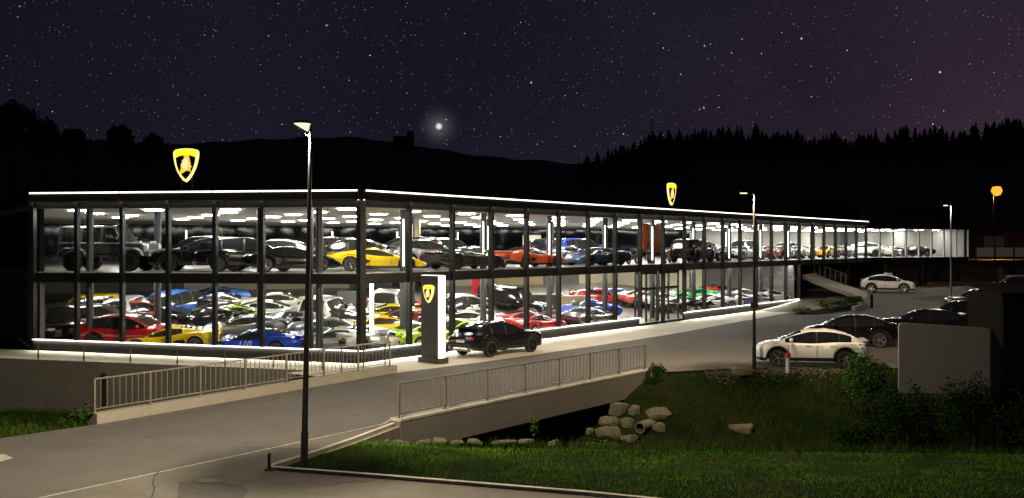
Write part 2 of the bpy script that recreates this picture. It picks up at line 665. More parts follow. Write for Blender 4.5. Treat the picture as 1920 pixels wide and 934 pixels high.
        for i in range(len(keys) - 1):
            xm = .5 * (keys[i] + keys[i + 1])
            for sg in (1, -1):
                A = [(p[0], sg * p[1], p[2]) for p in st[i]]
                B = [(p[0], sg * p[1], p[2]) for p in st[i + 1]]
                for k in range(5):
                    quad = [A[k], A[k + 1], B[k + 1], B[k]]
                    if k <= 1:
                        if g['roof'][0] < xm < g['roof'][1]:
                            t, mi = mb, g.get('roofmat', 0)
                        elif xm > g['roof'][1]:
                            t, mi = tops['windscreen'], 0
                        elif xm > g.get('rear_to', -9):
                            t, mi = tops['rear_window'], 0
                        else:
                            t, mi = mb, 0
                    elif k == 2:
                        t, mi = mb, g.get('railmat', 0)
                    elif g['side'][0] < xm < g['side'][1]:
                        pil = any(a < xm < b for a, b in g.get('pillars', []))
                        t, mi = (mb, g.get('pilmat', 1)) if pil else (sides[sg], 0)
                    else:
                        t, mi = mb, 0
                    t.add(quad, [(0, 1, 2, 3)], mi)
        s.mb = mb
        s.tops, s.sides = tops, sides

    def finish(s):
        s.parts = [('body', s.mb.mesh(s.name + '_body', s.sharp), 'paint', None)]
        for k, t in s.tops.items():
            if t.f:
                s.parts.append((k, t.mesh(s.name + k, 40, recalc=False), 'car_glass', None))
        for sg in (1, -1):
            if s.sides[sg].f:
                s.parts.append(('side_window', s.sides[sg].mesh(s.name + 'sw', 40, recalc=False), 'car_glass', None))
        for nm, mb, mt, sm in s.extra:
            s.parts.append((nm, mb.mesh(s.name + nm, sm), mt, 'extra'))
        return s


def wheel_mesh(r, w, n_sp, both):
    """tyre and rim, axle along y, outer face at +y"""
    ri = r * 0.72
    t = MB()
    t.lathe([(ri, -w / 2), (r * .94, -w / 2), (r, -w / 2 + .035), (r, w / 2 - .035), (r * .94, w / 2), (ri, w / 2 - .005)], 26, 0, 'Y')
    m = MB()
    m.lathe([(ri * 1.02, -w / 2 + .02), (ri * .94, w / 2 - .09), (ri * .96, w / 2 + .004), (ri * 1.03, w / 2 + .004)], 26, 0, 'Y')
    m.lathe([(0.001, w / 2 - .085), (ri * .95, w / 2 - .095)], 20, 1, 'Y')
    m.lathe([(0.001, w / 2 - .012), (ri * .17, w / 2 - .016), (ri * .2, w / 2 - .08)], 12, 0, 'Y')
    for i in range(n_sp):
        a = 2 * math.pi * i / n_sp
        ca, sa = math.cos(a), math.sin(a)
        c = (ri * .55 * ca, w / 2 - .035, ri * .55 * sa)
        m.obox(c, (ri * .42 * ca, .012, ri * .42 * sa), (0, .018, 0), (-sa * ri * .075, 0, ca * ri * .075), 0)
    return t, m


def poly_box(poly, y0, y1):
    """x,z polygon extruded across y"""
    n = len(poly)
    vs = [(x, y0, z) for x, z in poly] + [(x, y1, z) for x, z in poly]
    fs = [tuple(range(n)), tuple(range(n, 2 * n))[::-1]] + [(i, n + i, n + (i + 1) % n, (i + 1) % n) for i in range(n)]
    return MB().add(vs, fs)


def mirror_part(x, y, z, sg, k=1.0):
    m = MB()
    m.lathe([(0.001, -.10 * k), (.05 * k, -.085 * k), (.075 * k, 0), (.05 * k, .085 * k), (.001, .10 * k)], 10, 0, 'Y', (x, sg * (y + .10), z))
    m.bar((x, sg * (y - .04), z - .05), (x, sg * (y + .06), z - .02), .05, .03, mi=1)
    return m


def lines(s, segs, mb=None, wd=0.012):
    """thin dark door seams on the side"""
    mb = mb or MB()
    for sg in (1, -1):
        for (xa, za), (xb, zb) in segs:
            dx, dz = xb - xa, zb - za
            l = math.hypot(dx, dz)
            nx, nz = -dz / l * wd, dx / l * wd
            s.patch('side', [(xa - nx, za - nz), (xb - nx, zb - nz), (xb + nx, zb + nz), (xa + nx, za + nz)], .004, 0, mb, sg)
    return mb


def type_wedge():
    s = CarType('wedge', 2.4,
                zt=[(-2.4, .80), (-2.15, .88), (-1.6, .90), (-.6, .84), (.3, .78), (1.0, .70), (1.7, .585), (2.2, .47), (2.4, .38)],
                zs=[(-2.4, .74), (-2.0, .85), (-1.3, .90), (-.5, .79), (.4, .70), (1.0, .71), (1.4, .715), (1.9, .58), (2.4, .37)],
                w=[(-2.4, .86), (-2.1, .98), (-1.3, 1.015), (-.3, .95), (.5, .93), (1.4, .985), (1.9, .95), (2.25, .78), (2.4, .50)],
                zb=[(-2.4, .42), (-2.0, .25), (-.8, .15), (1, .14), (2.0, .15), (2.4, .22)],
                wheels=(1.40, -1.30), r=.345, R=.40, sec='wedge', sharp=24, nspoke=5,
                gh=dict(zr=[(1.12, .68), (.10, 1.09), (-.18, 1.136), (-.5, 1.125), (-1.2, 1.02), (-1.95, .90)],
                        wb=[(1.12, .66), (.4, .80), (-.4, .82), (-1.2, .66), (-1.95, .42)], wr=[(1.12, .5), (0, .54), (-.6, .52), (-1.95, .36)],
                        roof=(-.62, .08), side=(-.80, .80), pillars=[(-.80, -.72)], rear_to=-1.8, pilmat=0, railmat=0))
    ex = []
    for sg in (1, -1):
        ex.append(('headlight', s.patch('top', [(1.62, .62), (2.02, .50), (2.14, .60), (1.80, .84)], .01, 0, None, sg), 'lamp_lens', None))
        ex.append(('taillight', s.patch('rear', [(.34, .74), (.78, .74), (.80, .66), (.44, .65)], .012, 0, None, sg), 'tail_lens', None))
        it = s.patch('side', [(-.98, .70), (-.30, .50), (-.62, .32), (-.84, .36)], .006, 0, None, sg)
        ex.append(('side_intake', it, 'black_trim', None))
        ex.append(('mirror', mirror_part(.55, .88, .90, sg, .9), 'paint', 30))
    for sg in (1, -1):
        ex.append(('front_intake', s.patch('front', [(.12, .34), (.55, .38), (.74, .24), (.20, .20)], .012, 0, None, sg), 'black_trim', None))
    re = s.patch('rear', [(-.80, .63), (.80, .63), (.70, .36), (-.70, .36)], .01)
    ex.append(('rear_grille', re, 'black_trim', None))
    for k in range(4):
        x = -.78 - .25 * k
        ex.append(('engine_louvre', MB().obox((x, 0, 1.095 - .043 * k), (.075, 0, -.018), (0, .36 - .03 * k, 0), (0, 0, .014)), 'black_trim', None))
    sp = MB().obox((-2.22, 0, .905), (.16, 0, .025), (0, .80, 0), (0, 0, .012))
    for sg in (1, -1):
        sp.box(-2.28, -2.16, sg * .5 - .02, sg * .5 + .02, .84, .905)
    ex.append(('rear_wing', sp, 'paint', None))
    ex.append(('door_seam', lines(s, [((.62, .66), (.70, .26)), ((-.30, .74), (-.42, .24))]), 'black_trim', None))
    s.extra = ex
    return s.finish()


def type_coupe():
    s = CarType('coupe', 2.25,
                zt=[(-2.25, .80), (-2.05, .90), (-1.5, .93), (-.5, .87), (.5, .84), (1.0, .80), (1.6, .70), (2.05, .57), (2.25, .44)],
                zs=[(-2.25, .74), (-1.9, .86), (-1.25, .92), (-.4, .82), (.5, .78), (1.3, .79), (1.8, .66), (2.25, .42)],
                w=[(-2.25, .78), (-1.95, .92), (-1.25, .965), (-.2, .91), (.5, .90), (1.3, .945), (1.85, .88), (2.12, .74), (2.25, .5)],
                zb=[(-2.25, .42), (-1.9, .26), (-.8, .17), (1, .16), (1.9, .17), (2.25, .26)],
                wheels=(1.30, -1.22), r=.34, R=.395, sec='round', sharp=34, nspoke=10,
                gh=dict(zr=[(1.08, .79), (.25, 1.13), (-.15, 1.205), (-.6, 1.18), (-1.2, 1.05), (-1.9, .89)],
                        wb=[(1.08, .66), (.4, .80), (-.4, .80), (-1.2, .68), (-1.9, .46)], wr=[(1.08, .5), (0, .55), (-.6, .53), (-1.9, .40)],
                        roof=(-.55, .15), side=(-1.05, .78), pillars=[(-.42, -.36)], rear_to=-1.55, pilmat=1, railmat=0))
    ex = []
    for sg in (1, -1):
        ex.append(('headlight', s.patch('top', [(1.45, .66), (1.86, .56), (1.96, .70), (1.62, .83)], .01, 0, None, sg), 'lamp_lens', None))
        ex.append(('taillight', s.patch('rear', [(.36, .80), (.68, .79), (.70, .70), (.40, .69)], .012, 0, None, sg), 'tail_lens', None))
        ex.append(('side_intake', s.patch('side', [(-.78, .68), (-.48, .60), (-.62, .34), (-.78, .38)], .006, 0, None, sg), 'black_trim', None))
        ex.append(('mirror', mirror_part(.58, .84, .96, sg, .9), 'paint', 30))
    fr = s.patch('front', [(-.62, .34), (.62, .34), (.50, .22), (-.50, .22)], .012)
    ex.append(('front_intake', fr, 'black_trim', None))
    ex.append(('rear_grille', s.patch('rear', [(-.66, .56), (.66, .56), (.58, .36), (-.58, .36)], .01), 'black_trim', None))
    ex.append(('door_seam', lines(s, [((.66, .74), (.70, .26)), ((-.34, .80), (-.40, .26)), ((.70, .26), (-.40, .26))]), 'black_trim', None))
    s.extra = ex
    return s.finish()


def suv_extras(s, L, hz, lamp_z, tail_z, xm, ym, zm, doors, plate=True, dark_tail=False):
    ex = []
    w = s.w(L - .25)
    for sg in (1, -1):
        ex.append(('headlight', s.patch('front', [(w * .52, lamp_z + .05), (w * .97, lamp_z + .07), (w * .96, lamp_z - .07), (w * .56, lamp_z - .04)], .014, 0, None, sg), 'lamp_lens', None))
        ex.append(('taillight', s.patch('rear', [(w * .42, tail_z + .05), (w * .96, tail_z + .05), (w * .96, tail_z - .06), (w * .46, tail_z - .03)], .014, 0, None, sg), 'lamp_lens_dark' if dark_tail else 'tail_lens', None))
        ex.append(('mirror', mirror_part(xm, ym, zm, sg, 1.2), 'paint', 30))
    gr = s.patch('front', [(-w * .50, lamp_z - .02), (w * .50, lamp_z - .02), (w * .60, s.zb(L) + .10), (-w * .60, s.zb(L) + .10)], .012)
    ex.append(('grille', gr, 'black_trim', None))
    ex.append(('bumper_trim', s.patch('rear', [(-w * .8, s.zb(-L) + .12), (w * .8, s.zb(-L) + .12), (w * .7, s.zb(-L) + .0), (-w * .7, s.zb(-L) + .0)], .012), 'black_trim', None))
    if plate:
        ex.append(('number_plate', s.patch('rear', [(-.26, tail_z - .10), (.26, tail_z - .10), (.26, tail_z - .21), (-.26, tail_z - .21)], .02), 'plate_white', None))
    ex.append(('door_seam', lines(s, doors), 'black_trim', None))
    # handles
    for sg in (1, -1):
        for x, z in ((.05, hz - .10), (-.95, hz - .10)):
            ex.append(('door_handle', s.patch('side', [(x, z), (x + .2, z), (x + .2, z + .03), (x, z + .03)], .016, 0, None, sg), 'black_trim', None))
    # arch cladding
    for sg in (1, -1):
        for xw in s.wheels:
            ar = MB()
            N = 14
            for i in range(N):
                a0, a1 = math.pi * i / N, math.pi * (i + 1) / N
                v = []
                for a, rr in ((a0, s.R), (a1, s.R), (a1, s.R + .07), (a0, s.R + .07)):
                    x, z = xw + rr * math.cos(a), s.r + rr * math.sin(a)
                    x2 = xw + (s.R + .08) * math.cos(a)
                    v.append((x, sg * (s.side_at(x2, max(z, s.zb(x) + .05)) + .012), z))
                ar.add(v, [(0, 1, 2, 3)])
            ex.append(('arch_trim', ar, 'black_trim', None))
    return ex


def type_suv_coupe():
    s = CarType('suv_coupe', 2.55,
                zt=[(-2.55, .98), (-2.42, 1.10), (-2.0, 1.14), (-1, 1.10), (.8, 1.11), (1.3, 1.11), (1.9, 1.06), (2.36, .97), (2.50, .88), (2.55, .78)],
                zs=[(-2.55, .92), (-2.2, 1.03), (-1.4, 1.07), (0, .99), (1.5, 1.04), (2.1, .97), (2.45, .86), (2.55, .72)],
                w=[(-2.55, .78), (-2.42, .90), (-2.2, .96), (-1.5, 1.0), (0, .95), (1.5, .995), (2.2, .95), (2.45, .84), (2.55, .68)],
                zb=[(-2.55, .52), (-2.2, .34), (-1, .30), (1, .30), (2.2, .28), (2.55, .36)],
                wheels=(1.55, -1.45), r=.385, R=.445, sharp=34, nspoke=10,
                gh=dict(zr=[(1.22, 1.04), (.35, 1.50), (-.2, 1.635), (-.9, 1.62), (-1.6, 1.50), (-2.2, 1.24), (-2.46, 1.06)],
                        wb=[(1.22, .74), (.4, .86), (-1.2, .87), (-2.0, .78), (-2.46, .66)], wr=[(1.22, .6), (0, .64), (-1.2, .62), (-2.46, .50)],
                        roof=(-1.45, .30), side=(-1.85, .95), pillars=[(-.30, -.22), (-1.32, -1.25)], rear_to=-2.4, pilmat=1, railmat=0))
    s.extra = suv_extras(s, 2.55, .95, .80, .92, .72, .90, 1.14, [((.95, .92), (.95, .40)), ((-.26, .94), (-.26, .34)), ((-1.0, .96), (-1.28, .55)), ((.95, .40), (-.26, .34))])
    sk = MB()
    sk.add([(-2.50, -.70, .52), (-2.50, .70, .52), (-2.58, .62, .40), (-2.58, -.62, .40), (-2.46, -.6, .30), (-2.46, .6, .30)], [(0, 1, 2, 3), (3, 2, 5, 4)])
    for y in (-.5, -.25, 0, .25, .5):
        sk.box(-2.62, -2.50, y - .02, y + .02, .33, .44)
    for sg in (1, -1):
        for y in (.52, .66):
            sk.tube((-2.62, sg * y, .44), (-2.45, sg * y, .44), .055, n=10)
    s.extra.append(('rear_diffuser', sk, 'brushed_alloy', None))
    s.extra.append(('rear_wing', MB().obox((-2.10, 0, 1.36), (.16, 0, -.03), (0, .60, 0), (0, 0, .014)), 'black_trim', None))
    return s.finish()


def type_crossover():
    s = CarType('crossover', 2.30,
                zt=[(-2.30, .97), (-2.16, 1.12), (-1.8, 1.16), (-1, 1.12), (.9, 1.12), (1.3, 1.09), (1.8, 1.01), (2.10, .93), (2.24, .83), (2.30, .72)],
                zs=[(-2.30, .90), (-1.95, 1.06), (-1.3, 1.09), (0, 1.03), (1.3, 1.02), (1.85, .95), (2.15, .84), (2.30, .66)],
                w=[(-2.30, .72), (-2.18, .84), (-1.9, .91), (-1.3, .93), (0, .91), (1.35, .925), (1.95, .87), (2.2, .72), (2.30, .52)],
                zb=[(-2.30, .46), (-2.0, .30), (-1, .27), (1, .27), (2.0, .25), (2.30, .32)],
                wheels=(1.40, -1.36), r=.385, R=.445, sharp=36, nspoke=5,
                gh=dict(zr=[(1.42, 1.07), (.55, 1.46), (0, 1.60), (-.6, 1.605), (-1.3, 1.49), (-1.85, 1.28), (-2.20, 1.10)],
                        wb=[(1.42, .70), (.5, .82), (-1.1, .83), (-1.8, .76), (-2.20, .66)], wr=[(1.42, .56), (0, .60), (-1.1, .59), (-2.20, .52)],
                        roof=(-1.40, .42), side=(-1.62, 1.10), pillars=[(-.24, -.16), (-1.15, -1.08)], rear_to=-2.15, pilmat=1, railmat=0))
    s.extra = suv_extras(s, 2.30, 1.0, .76, .96, .86, .86, 1.16, [((.98, .97), (.98, .42)), ((-.20, .94), (-.20, .32)), ((-.92, .97), (-1.16, .60)), ((.98, .42), (-.20, .32))], dark_tail=True)
    s.extra.append(('tailgate_lip', MB().obox((-2.14, 0, 1.15), (.16, 0, -.02), (0, .66, 0), (0, 0, .016)), 'paint', None))
    return s.finish()


def type_wagon():
    s = CarType('wagon', 2.45,
                zt=[(-2.45, 1.00), (-2.38, 1.08), (-2.0, 1.12), (-1, 1.10), (.9, 1.10), (1.3, 1.09), (2.0, 1.05), (2.36, .98), (2.45, .84)],
                zs=[(-2.45, .96), (-2.2, 1.03), (-1.3, 1.05), (0, 1.02), (1.3, 1.03), (2.1, .98), (2.45, .76)],
                w=[(-2.45, .84), (-2.35, .93), (-1.9, .97), (0, .97), (1.5, .98), (2.2, .93), (2.38, .84), (2.45, .74)],
                zb=[(-2.45, .48), (-2.1, .36), (-1, .30), (1, .30), (2.1, .30), (2.45, .38)],
                wheels=(1.48, -1.42), r=.385, R=.45, sharp=34, nspoke=6,
                gh=dict(zr=[(1.30, 1.06), (.60, 1.52), (.2, 1.71), (-.6, 1.75), (-1.6, 1.72), (-2.05, 1.64), (-2.40, 1.06)],
                        wb=[(1.30, .80), (.5, .88), (-1.4, .89), (-2.40, .82)], wr=[(1.30, .66), (0, .70), (-1.6, .70), (-2.40, .64)],
                        roof=(-2.02, .42), side=(-2.0, 1.05), pillars=[(-.22, -.12), (-1.22, -1.12)], rear_to=-2.35, pilmat=1, railmat=0))
    s.extra = suv_extras(s, 2.45, 1.0, .84, .96, .80, .92, 1.20, [((1.0, 1.0), (1.0, .45)), ((-.17, 1.0), (-.17, .38)), ((-1.05, 1.02), (-1.25, .60)), ((1.0, .45), (-.17, .38))])
    rr = MB()
    for sg in (1, -1):
        rr.bar((.1, sg * .60, 1.755), (-1.9, sg * .60, 1.755), .04, .03)
    s.extra.append(('roof_rail', rr, 'black_trim', None))
    return s.finish()


def type_boxy():
    s = CarType('boxy', 2.25,
                zt=[(-2.25, 1.34), (-2.22, 1.40), (-1, 1.42), (.9, 1.42), (1.2, 1.42), (2.1, 1.39), (2.22, 1.34), (2.25, 1.28)],
                zs=[(-2.25, 1.32), (-2.2, 1.38), (0, 1.38), (1.2, 1.36), (2.1, 1.34), (2.25, 1.24)],
                w=[(-2.25, .84), (-2.18, .89), (0, .90), (1.2, .89), (2.15, .87), (2.25, .82)],
                zb=[(-2.25, .86), (-1.8, .74), (1.8, .74), (2.25, .84)],
                wheels=(1.45, -1.40), r=.47, R=.58, sec='box', sharp=26, smooth=False, wheel_w=.34, tuck=-.14, nspoke=5,
                gh=dict(zr=[(1.02, 1.42), (.98, 1.44), (.62, 2.16), (.40, 2.20), (-2.05, 2.21), (-2.18, 2.15), (-2.22, 1.42)],
                        wb=[(1.02, .84), (0, .86), (-2.22, .85)], wr=[(1.02, .74), (0, .76), (-2.22, .75)],
                        roof=(-2.15, .60), side=(-2.0, .90), pillars=[(-.02, .09), (-1.05, -.92)], rear_to=-2.4, pilmat=0, railmat=0))
    ex = []
    for sg in (1, -1):
        hl = MB().lathe([(.001, .03), (.09, .025), (.115, 0), (.115, -.05)], 16, 0, 'Z')
        hl.v = [(2.25 + z, sg * .62 + y, 1.18 + x) for x, y, z in hl.v]
        ex.append(('headlight', hl, 'lamp_lens', 30))
        ex.append(('taillight', MB().box(-2.27, -2.23, sg * .70 - .09, sg * .70 + .09, .94, 1.06), 'tail_lens', None))
        ind = MB().box(1.72, 1.98, sg * .74 - .07, sg * .74 + .07, 1.37, 1.45)
        ex.append(('indicator', ind, 'lamp_lens', None))
        ex.append(('mirror', mirror_part(.82, .86, 1.58, sg, 1.3), 'black_trim', 30))
        for xw in s.wheels:
            fl = MB()
            pts = [(-.78, .78), (-.62, 1.02), (-.36, 1.13), (.36, 1.13), (.60, 1.02), (.76, .78)]
            for a, b in zip(pts[:-1], pts[1:]):
                y0, y1 = sg * .86, sg * 1.10
                fl.add([(xw + a[0], y0, a[1] + .02), (xw + b[0], y0, b[1] + .02), (xw + b[0], y1, b[1] - .03), (xw + a[0], y1, a[1] - .03),
                        (xw + a[0], y1, a[1] - .11), (xw + b[0], y1, b[1] - .11)], [(0, 1, 2, 3), (3, 2, 5, 4)])
            ex.append(('wheel_flare', fl, 'gunmetal_flare', None))
        st = MB().box(-.78, .62, sg * .86, sg * 1.02, .70, .76)
        ex.append(('side_step', st, 'brushed_alloy', None))
        rub = MB()
        rub.patch = None
        rub.box(-2.1, 2.1, sg * .895, sg * .915, 1.20, 1.235)
        ex.append(('rub_strip', rub, 'black_trim', None))
    gr = MB().box(2.22, 2.27, -.44, .44, 1.04, 1.30)
    ex.append(('grille', gr, 'black_trim', None))
    bp = MB().box(2.16, 2.46, -.90, .90, .74, .96)
    ex.append(('front_bumper', bp, 'gunmetal_flare', None))
    ex.append(('rear_bumper', MB().box(-2.36, -2.16, -.86, .86, .78, .94), 'black_trim', None))
    sp = MB().lathe([(.001, -.30), (.34, -.30), (.37, -.26), (.37, -.10), (.32, -.05), (.001, -.05)], 22, 0, 'Z')
    sp.v = [(-2.22 + z, x, 1.30 + y) for x, y, z in sp.v]
    ex.append(('spare_wheel', sp, 'black_trim', 40))
    rk = MB()
    rk.box(.40, .62, -.60, .60, 2.20, 2.27)
    for y in (-.45, -.15, .15, .45):
        rk.box(.58, .66, y - .1, y + .1, 2.21, 2.28)
    ex.append(('roof_light_bar', rk, 'black_trim', None))
    s.extra = ex
    return s.finish()


mat('gunmetal_flare', (0.16, 0.165, 0.17), 0.4, metal=0.4)
TYPES = {'wedge': type_wedge(), 'coupe': type_coupe(), 'suvc': type_suv_coupe(), 'cross': type_crossover(), 'wagon': type_wagon(), 'boxy': type_boxy()}
WHEELS = {}
for _k, _t in TYPES.items():
    ty, rm = wheel_mesh(_t.r, _t.wheel_w, _t.nspoke, False)
    one = MB()
    one.add(ty.v, ty.f, 0)
    for _f, _mi in zip(rm.f, rm.m):
        pass
    one.add(rm.v, rm.f, 1)
    WHEELS[_k] = (ty.mesh(_k + '_tyre', 40), rm.mesh(_k + '_rim', 40), one.mesh(_k + '_wheel', 40))
CAR_NAMES = {'wedge': 'sports_car', 'coupe': 'sports_coupe', 'suvc': 'coupe_suv', 'cross': 'crossover_car', 'wagon': 'suv_wagon', 'boxy': 'off_roader'}
SMALL = ('door_seam', 'door_handle', 'number_plate', 'arch_trim', 'roof_rail', 'rub_strip', 'indicator', 'engine_louvre', 'bumper_trim')


def obj_mat(o, i, m):
    while len(o.data.materials) <= i:
        o.data.materials.append(None)
    sl = o.material_slots[i]
    sl.link = 'OBJECT'
    sl.material = MATS[m] if isinstance(m, str) else m


def add_car(kind, col, loc, heading, label, group=None, detail=2, rim='rim_silver', normal=None, glass='car_glass', cat=None, name=None):
    t = TYPES[kind]
    root = bpy.data.objects.new(name or CAR_NAMES[kind], None)
    root.empty_display_size = 0.3
    C.objects.link(root)
    tag(root, label, cat or ('suv' if kind in ('suvc', 'wagon', 'boxy') else 'car'), group)
    h = math.radians(heading)
    Rm = Matrix.Rotation(h, 4, 'Z')
    if normal is not None:
        n = Vector(normal).normalized()
        Rm = Vector((0, 0, 1)).rotation_difference(n).to_matrix().to_4x4() @ Rm
    root.matrix_world = Matrix.Translation(Vector(loc)) @ Rm
    pm = PAINTS[col]
    for nm, me, mt, ex in t.parts:
        if detail < 2 and nm in SMALL:
            continue
        if detail < 1 and nm in ('mirror', 'side_intake', 'front_intake', 'rear_grille', 'rear_wing', 'wheel_flare', 'side_step'):
            continue
        o = link(nm, me, None, root)
        if nm == 'body':
            obj_mat(o, 0, pm)
            obj_mat(o, 1, 'black_trim')
        elif nm == 'mirror':
            obj_mat(o, 0, pm if mt == 'paint' else mt)
            obj_mat(o, 1, 'black_trim')
        elif mt == 'paint':
            obj_mat(o, 0, pm)
        elif mt == 'car_glass':
            obj_mat(o, 0, glass)
        else:
            obj_mat(o, 0, mt)
        if nm in ('door_seam', 'roof_rail', 'rear_diffuser'):
            o['kind'] = 'stuff'
    ty, rm, one = WHEELS[kind]
    for xw in t.wheels:
        for sg in (1, -1):
            y = sg * (t.w(xw) - t.tuck - t.wheel_w / 2)
            if detail >= 1:
                w = bpy.data.objects.new('wheel', None)
                w.empty_display_size = 0.1
                C.objects.link(w)
                w.parent = root
                a = link('tyre', ty, None, w)
                obj_mat(a, 0, 'tyre_rubber')
                b = link('rim', rm, None, w)
                obj_mat(b, 0, rim)
                obj_mat(b, 1, 'black_trim')
            else:
                w = link('wheel', one, None, root)
                obj_mat(w, 0, 'tyre_rubber')
                obj_mat(w, 1, rim)
            w.location = (xw, y, t.r)
            w.rotation_euler = (0, random.uniform(0, 1), 0 if sg > 0 else math.pi)
    return root

# ------------------------------------------------------------------ lay of the land
C0 = Vector((-6.67, 44.5, 0))                     # front corner of the showroom
LE = Vector((-22.2, 47.0, 0))                     # left end of its short front
D = Vector((0.589, 0.808, 0)).normalized()        # along the long front
OUT = Vector((D.y, -D.x, 0))                      # outward from the long front
DL = (C0 - LE).normalized()
OUTL = Vector((DL.y, -DL.x, 0))                   # outward from the short front
LLEN = (C0 - LE).length
BAY = 3.14
ZF2, ZC2 = 3.95, 6.90                             # upper floor, upper ceiling


def fr(t, o, z=0.0):
    p = C0 + D * t + OUT * o
    return Vector((p.x, p.y, z))


def fl(s, o, z=0.0):
    p = LE + DL * s + OUTL * o
    return Vector((p.x, p.y, z))


def along(x, y):
    v = Vector((x, y, 0)) - C0
    return v.dot(D), v.dot(OUT)


def rise(x, y):
    a, p = along(x, y)
    return 0.95 * sstep(42, 64, a)


_yn = curve([(-80, 8), (-30, 14), (-20, 21.6), (-13.8, 27.1), (-12.1, 29.2), (-8, 28.6), (-4.3, 27.2), (0, 27.0), (6, 26.6), (14, 26.2), (30, 26), (90, 26)])
_yf = curve([(-80, 49), (-22, 45.0), (-5, 42.8), (2, 42.0), (5.3, 41.9), (10.3, 43.4), (14.3, 43.3), (26, 43.6), (90, 46)])


def terrain_z(x, y):
    a, b = _yn(x), _yf(x)
    s = (y - a) / (b - a)
    base = rise(x, y) - 0.045
    if s <= 0:
        return base - 0.25 * sstep(-0.35, 0, s) * sstep(-4.0, 1.0, x)
    if s >= 1:
        return base
    left = 1 - sstep(-9, -5, x)
    zl = -0.045 - 1.95 * sstep(0.0, 0.55, s)
    zr_ = -0.295 - 2.05 * sstep(0.0, 0.42, s) if s < 0.6 else -0.045 - 2.3 * (1 - sstep(0.58, 1.0, s))
    if s > 0.42 and s < 0.6:
        zr_ = -2.345
    return left * zl + (1 - left) * zr_


mat('soil_grass', (0.007, 0.016, 0.003), 0.95, spec=0.03, var=(0.6, 0.5, (0.012, 0.013, 0.004)), bump=(6.0, 0.6))
road_mat('asphalt', (0.112, 0.104, 0.095), 0.10, 0.6)
road_mat('asphalt_old', (0.135, 0.124, 0.104), 0.16, 0.85)
road_mat('asphalt_patch', (0.088, 0.080, 0.070), 0.2, 0.3)
mat('road_paint', (0.42, 0.40, 0.36), 0.7, var=(3.0, 0.35))
mat('paving', (0.56, 0.515, 0.42), 0.75, var=(0.5, 0.10, (0.51, 0.47, 0.38)), bump=(40.0, 0.1))
mat('kerb_stone', (0.42, 0.40, 0.34), 0.85, var=(1.6, 0.3), bump=(25.0, 0.4))
mat('concrete', (0.30, 0.275, 0.215), 0.85, var=(0.7, 0.22, (0.25, 0.23, 0.18)), bump=(18.0, 0.25))
mat('concrete_dark', (0.13, 0.125, 0.10), 0.85, var=(0.35, 0.30, (0.095, 0.09, 0.072)), bump=(14.0, 0.25))
mat('concrete_mid', (0.185, 0.172, 0.14), 0.85, var=(0.5, 0.30, (0.14, 0.13, 0.105)), bump=(18.0, 0.25))
mat('gravel', (0.075, 0.066, 0.052), 0.9, var=(9.0, 0.5), bump=(30.0, 1.0))
mat('cast_iron', (0.07, 0.065, 0.055), 0.6, metal=0.3, var=(6.0, 0.3))
mat('water', (0.004, 0.005, 0.005), 0.08, spec=0.6, bump=(3.0, 0.25))

xs = sorted(set(list(np.arange(-90, -34, 6.0)) + list(np.arange(-34, 34, 0.6)) + list(np.arange(34, 130, 5.0))))
ys = sorted(set(list(np.arange(2, 20, 2.0)) + list(np.arange(20, 48, 0.55)) + list(np.arange(48, 150, 5.0))))
struct('ground', MB().grid(xs, ys, terrain_z), 'soil_grass', smooth=60, recalc=False)
# far ground out to the hills
struct('valley_floor', MB().add([(-1500, 140, -1.2), (1500, 140, -1.2), (1500, 1500, -1.2), (-1500, 1500, -1.2)], [(0, 1, 2, 3)]), 'soil_grass')
struct('stream', MB().grid(list(np.arange(-60, 61, 4.0)), [30, 33, 36, 40.5], lambda x, y: -2.30), 'water', recalc=False)


def flat_poly(name, pts, z, m, parent=None):
    mb = MB().add([(p[0], p[1], z) for p in pts], [tuple(range(len(pts)))])
    me = mb.mesh(name, recalc=False)
    bm = bmesh.new()
    bm.from_mesh(me)
    bmesh.ops.triangulate(bm, faces=bm.faces)
    bm.to_mesh(me)
    bm.free()
    o = link(name, me, m, parent)
    if parent is None:
        o['kind'] = 'structure'
    return o


RAIL_L = (Vector((-12.1, 29.5, 0)), Vector((-4.9, 41.2, 0)))
RAIL_R = (Vector((-3.45, 29.5, 0)), Vector((5.3, 41.2, 0)))
road_pts = [(-80, 6.2), (-30, 13.8), (-20, 21.8), (-13.8, 27.3), (-12.1, 29.4), (-4.9, 41.2), (-4.2, 42.2),
            tuple(fr(42, 0.2)[:2]), tuple(fr(42, 34)[:2]), (44, 45.2), (26, 43.4), (14.3, 42.9), (10.3, 43.1), (5.4, 41.3),
            (-3.45, 29.5), (-4.35, 26.9), (-5.15, 24.9), (-5.75, 23.6), (-5.3, 23.3), (-3.4, 22.7), (-1.2, 21.95), (1.55, 21.0), (8, 18.2), (14, 15.0), (14, 3), (-80, 3)]
flat_poly('road', road_pts, 0.0, 'asphalt')
